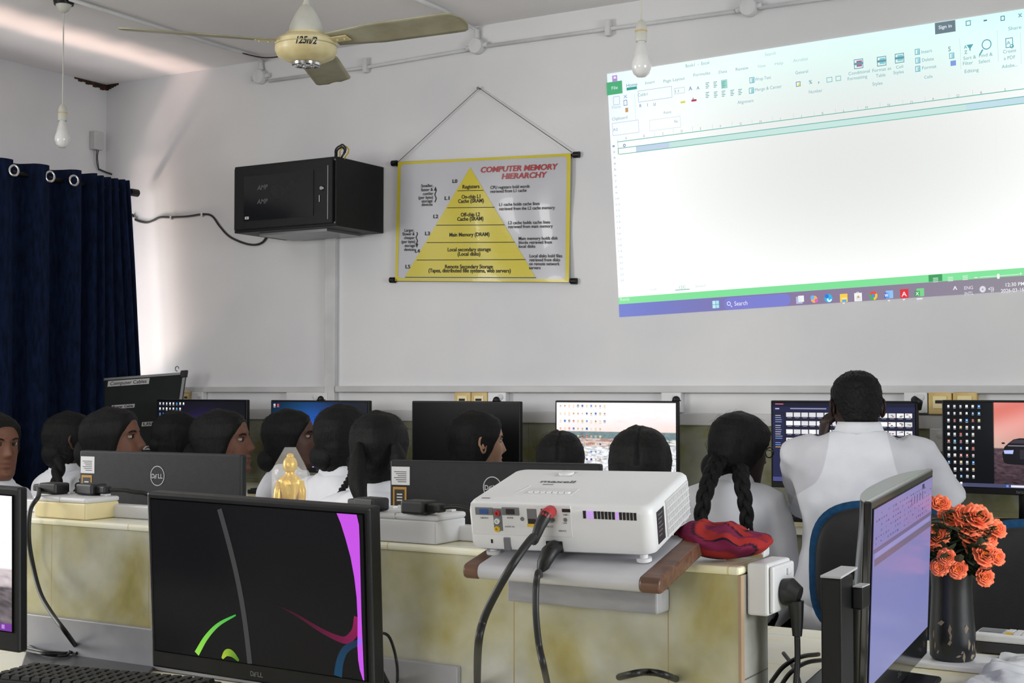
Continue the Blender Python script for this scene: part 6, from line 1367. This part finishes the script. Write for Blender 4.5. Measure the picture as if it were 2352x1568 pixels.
P('person facing away directly in front of the icon and purple glow monitor, shirt hidden', 408, 1008, 5.6, -25, -10, s=.95, bun=[(0, -.09, -.02, .035, .04, .04)], thick=.010)
P('person in profile looking right behind the right end of the left back-turned monitor', 512, 1018, 4.9, -64, -38, s=1.0, pitch=5, skin='skin_mid', thick=.012, bun=[(0, -.10, -.04, .05, .055, .055)])
P('person in white in profile looking right, directly behind the golden statue', 668, 1009, 5.3, -60, -35, s=.97, pitch=4, skin='skin_dark', thick=.011, bun=[(0, -.085, -.075, .055, .055, .05)], nape=-.12)
P('person in white facing away, head overlapping the right edge of the blue glowing monitor', 787, 1008, 4.75, -5, -5, s=.97, braids=[([(806, 1055, 4.6), (808, 1085, 4.5), (796, 1110, 4.4), (778, 1135, 4.3), (762, 1165, 4.25)], .017, .008)], thick=.013, nape=-.12, bun=[(-.02, -.09, -.06, .03, .05, .045)])
P('person facing away with head in the gap between the blue and switched-off monitors', 872, 1034, 4.2, 12, 5, s=.95, thick=.016, nape=-.10, hang=[([(826, 1020, 4.1), (822, 1060, 4.06), (822, 1110, 4.02), (830, 1150, 4.0)], [.012, .026, .028, .018]), ([(908, 1020, 4.1), (914, 1050, 4.08), (902, 1078, 4.06)], [.012, .025, .018])])
P('person wearing a thin hair clip, half turned away in front of the switched-off monitor', 1097, 1018, 4.85, -36, -15, s=.95, ears=True, skin='skin_light', thick=.012, clip=True, nape=-.10)
P('person facing away at the lower left corner of the beach monitor, only head top showing', 1287, 1068, 4.55, 24, 20, s=.95, parting=True, thick=.010)
P('person facing away, large head in front of the right half of the beach monitor', 1470, 1080, 3.75, 22, 18, s=.97, thick=.015, parting=True)
P('person in white shirt and glasses facing away, seated right of the projector', 1700, 1032, 4.35, -30, 10, s=.95, thick=.014, skin='skin_deep', glasses=True, vest=False, shoulder=.84, pitch=-10, tsh=.045, nape=-.12, bun=[(-.03, -.085, -.07, .03, .045, .045)], braids=[([(1655, 1050, 4.3), (1634, 1090, 4.2), (1616, 1150, 4.12), (1606, 1230, 4.1)], .026, .019), ([(1700, 1075, 4.24), (1704, 1110, 4.16), (1712, 1160, 4.12), (1718, 1225, 4.1)], .025, .018)])
hE = PD(1862, 1170, 4.40); hW = PD(1889, 1024, 4.20)
P('person in white short-sleeved shirt seen from behind, seated with one hand at the ear', 1967, 936, 4.15, 27, 20, s=.92, pitch=-10, ears=True, skin='skin_deep', hair='short', thick=.007, male=True, vest=True, shoulder=1.27, lean=-.02, nape=-.06, tsh=.070, raise_hand=(-1, hE, hW, CM @ np.array([.15, 1, -.1]), CM @ np.array([1, .1, -.2])), elbows={1: (PD(2182, 1165, 4.12), PD(2150, 1150, 4.40))})
# ================================================================== CHAIRS
def chair(loc, rz, label, col='blue', group=None):
    t = thing('office_chair', label, 'chair', loc, (0, 0, rz), group)
    m = MB(); m.grid(lambda u, v: (0, 0, 0), 1, 1); m = MB()
    def sup(u, v, w_, h_, d_): 
        a = 2*math.pi*u; e = .62; r = math.sin(math.pi*v)**.5; return (w_*math.copysign(abs(math.cos(a))**e, math.cos(a))*r, d_*-math.cos(math.pi*v), h_*math.copysign(abs(math.sin(a))**e, math.sin(a))*r)
    m.grid(lambda u, v: tuple(Vector(sup(u, v, .215, .20, .035))+Vector((0, -.215, .70))), 48, 14, closed_u=True); m.build('backrest', 'chair_blue' if col == 'blue' else 'chair_black', t, smooth=True)
    m = MB(); m.grid(lambda u, v: tuple(Vector(sup(u, v, .198, .183, .02))+Vector((0, -.247, .70))), 48, 10, closed_u=True); m.build('back_cover', 'chair_black', t, smooth=True)
    m = MB(); m.grid(lambda u, v: ((lambda p: (p[0], p[2]-.0, .405-p[1]))(sup(u, v, .23, .22, .035))), 48, 14, closed_u=True); m.build('seat', 'chair_blue' if col == 'blue' else 'chair_black', t, smooth=True)
    MB().tube([(0, -.10, .37), (0, -.24, .36), (0, -.285, .42), (0, -.272, .62)], .018, 10, flat=.5).build('back_bracket', 'black_plastic', t, smooth=True)
    MB().lathe([(.03, .09), (.03, .22), (.018, .225), (.018, .375)], 16).build('gas_column', 'black_plastic', t, smooth='auto')
    for k_ in range(5):
        a = 2*math.pi*k_/5; lg = MB().tube([(0, 0, .10), (.16*math.cos(a), .16*math.sin(a), .085), (.27*math.cos(a), .27*math.sin(a), .06)], [.028, .022, .014], 10).build('leg', 'black_plastic', t, smooth=True)
        MB().ball((.27*math.cos(a), .27*math.sin(a), .026), (.024, .024, .025), 12, 8).build('caster', 'black_plastic', lg, smooth=True)
    return t
mlabs = ['chair of the person cut by the left picture edge', 'chair of the second person from the left', 'chair of the upward looking person in profile', 'chair of the person before the icon monitor', 'chair of the person at the end of the left back-turned monitor', 'chair of the person behind the golden statue', 'chair of the person at the blue monitor edge', 'chair of the person between the blue and switched-off monitors', 'chair of the person before the switched-off monitor', 'chair of the person at the beach monitor corner', 'chair of the person before the right half of the beach monitor', 'chair of the person wearing glasses', 'blue rimmed office chair with black back behind the person holding the ear']
proto = None
def stool(loc, rz, label):
    t = thing('stool', label, 'stool', loc, (0, 0, rz))
    MB().lathe([(.14, .400), (.150, .405), (.150, .425), (.14, .432)], 28).build('seat', 'brown_wood', t, smooth='auto')
    for k_ in range(4):
        a = math.pi/4+k_*math.pi/2; MB().tube([(.10*math.cos(a), .10*math.sin(a), .40), (.145*math.cos(a), .145*math.sin(a), .0)], .012, 10).build('leg', 'steel_dull', t, smooth='auto')
    MB().tube([(.125*math.cos(k_*math.pi/12), .125*math.sin(k_*math.pi/12), .18) for k_ in range(25)], .007, 8).build('foot_ring', 'steel_dull', t, smooth=True)
    return t
sproto = None
def dup(root, loc, rz, label):
    r = root.copy(); COL.objects.link(r); r.location = loc; r.rotation_euler = (0, 0, rz); r['label'] = label
    for ch in list(root.children):
        c = ch.copy(); COL.objects.link(c); c.parent = r
        for g in ch.children: d = g.copy(); COL.objects.link(d); d.parent = c
    return r
for i, (t, hipc, hipz, brz, hc) in enumerate(PEOPLE):
    off = Matrix.Rotation(R(brz), 3, 'Z') @ Vector((hipc.x, hipc.y+.06, 0)); loc = Vector((hc.x+off.x, hc.y+off.y, 0)); lab = mlabs[i] if i == 12 else 'blue and black office '+mlabs[i]
    if i in (0, 12):
        if proto is None: proto = chair(loc, R(brz), lab)
        else: dup(proto, (loc.x+.075, loc.y-.03, 0), R(brz), lab)
    else:
        lab = lab.replace('blue and black office chair', 'round stool')
        if sproto is None: sproto = stool(loc, R(brz), lab)
        else: dup(sproto, loc, R(brz), lab)
rc = PD(2395, 1300, 3.45); dup(proto, (rc.x, rc.y+.1, 0), R(10), 'empty blue rimmed office chair at the right picture edge behind the vase')
GROUPS = {'person': 'people in white shirts at the computers', 'monitor': 'monitors on the desks', 'keyboard': 'black keyboards on the desks', 'wall_socket': 'wall plates above the monitors', 'wall_conduit': 'conduits along the top of the front wall',
 'ceiling_conduit': 'conduits on the ceiling', 'junction_box': 'round conduit boxes', 'conduit_clamp': 'conduit clamps', 'cable_clip': 'clips on the wall cable', 'pendant_bulb': 'bare hanging bulbs', 'tiled_desk': 'tiled built-in desks', 'socket_box': 'surface socket boxes on the divider wall',
 'power_plug': 'black power plugs', 'cable': 'loose cables in the foreground', 'stool': 'stools of the seated people', 'office_chair': 'blue and black office chairs'}
for o in COL.objects:
    b_n = o.name.split('.')[0]
    if o.parent is None and b_n in GROUPS and not o.get('group'): o['group'] = GROUPS[b_n]
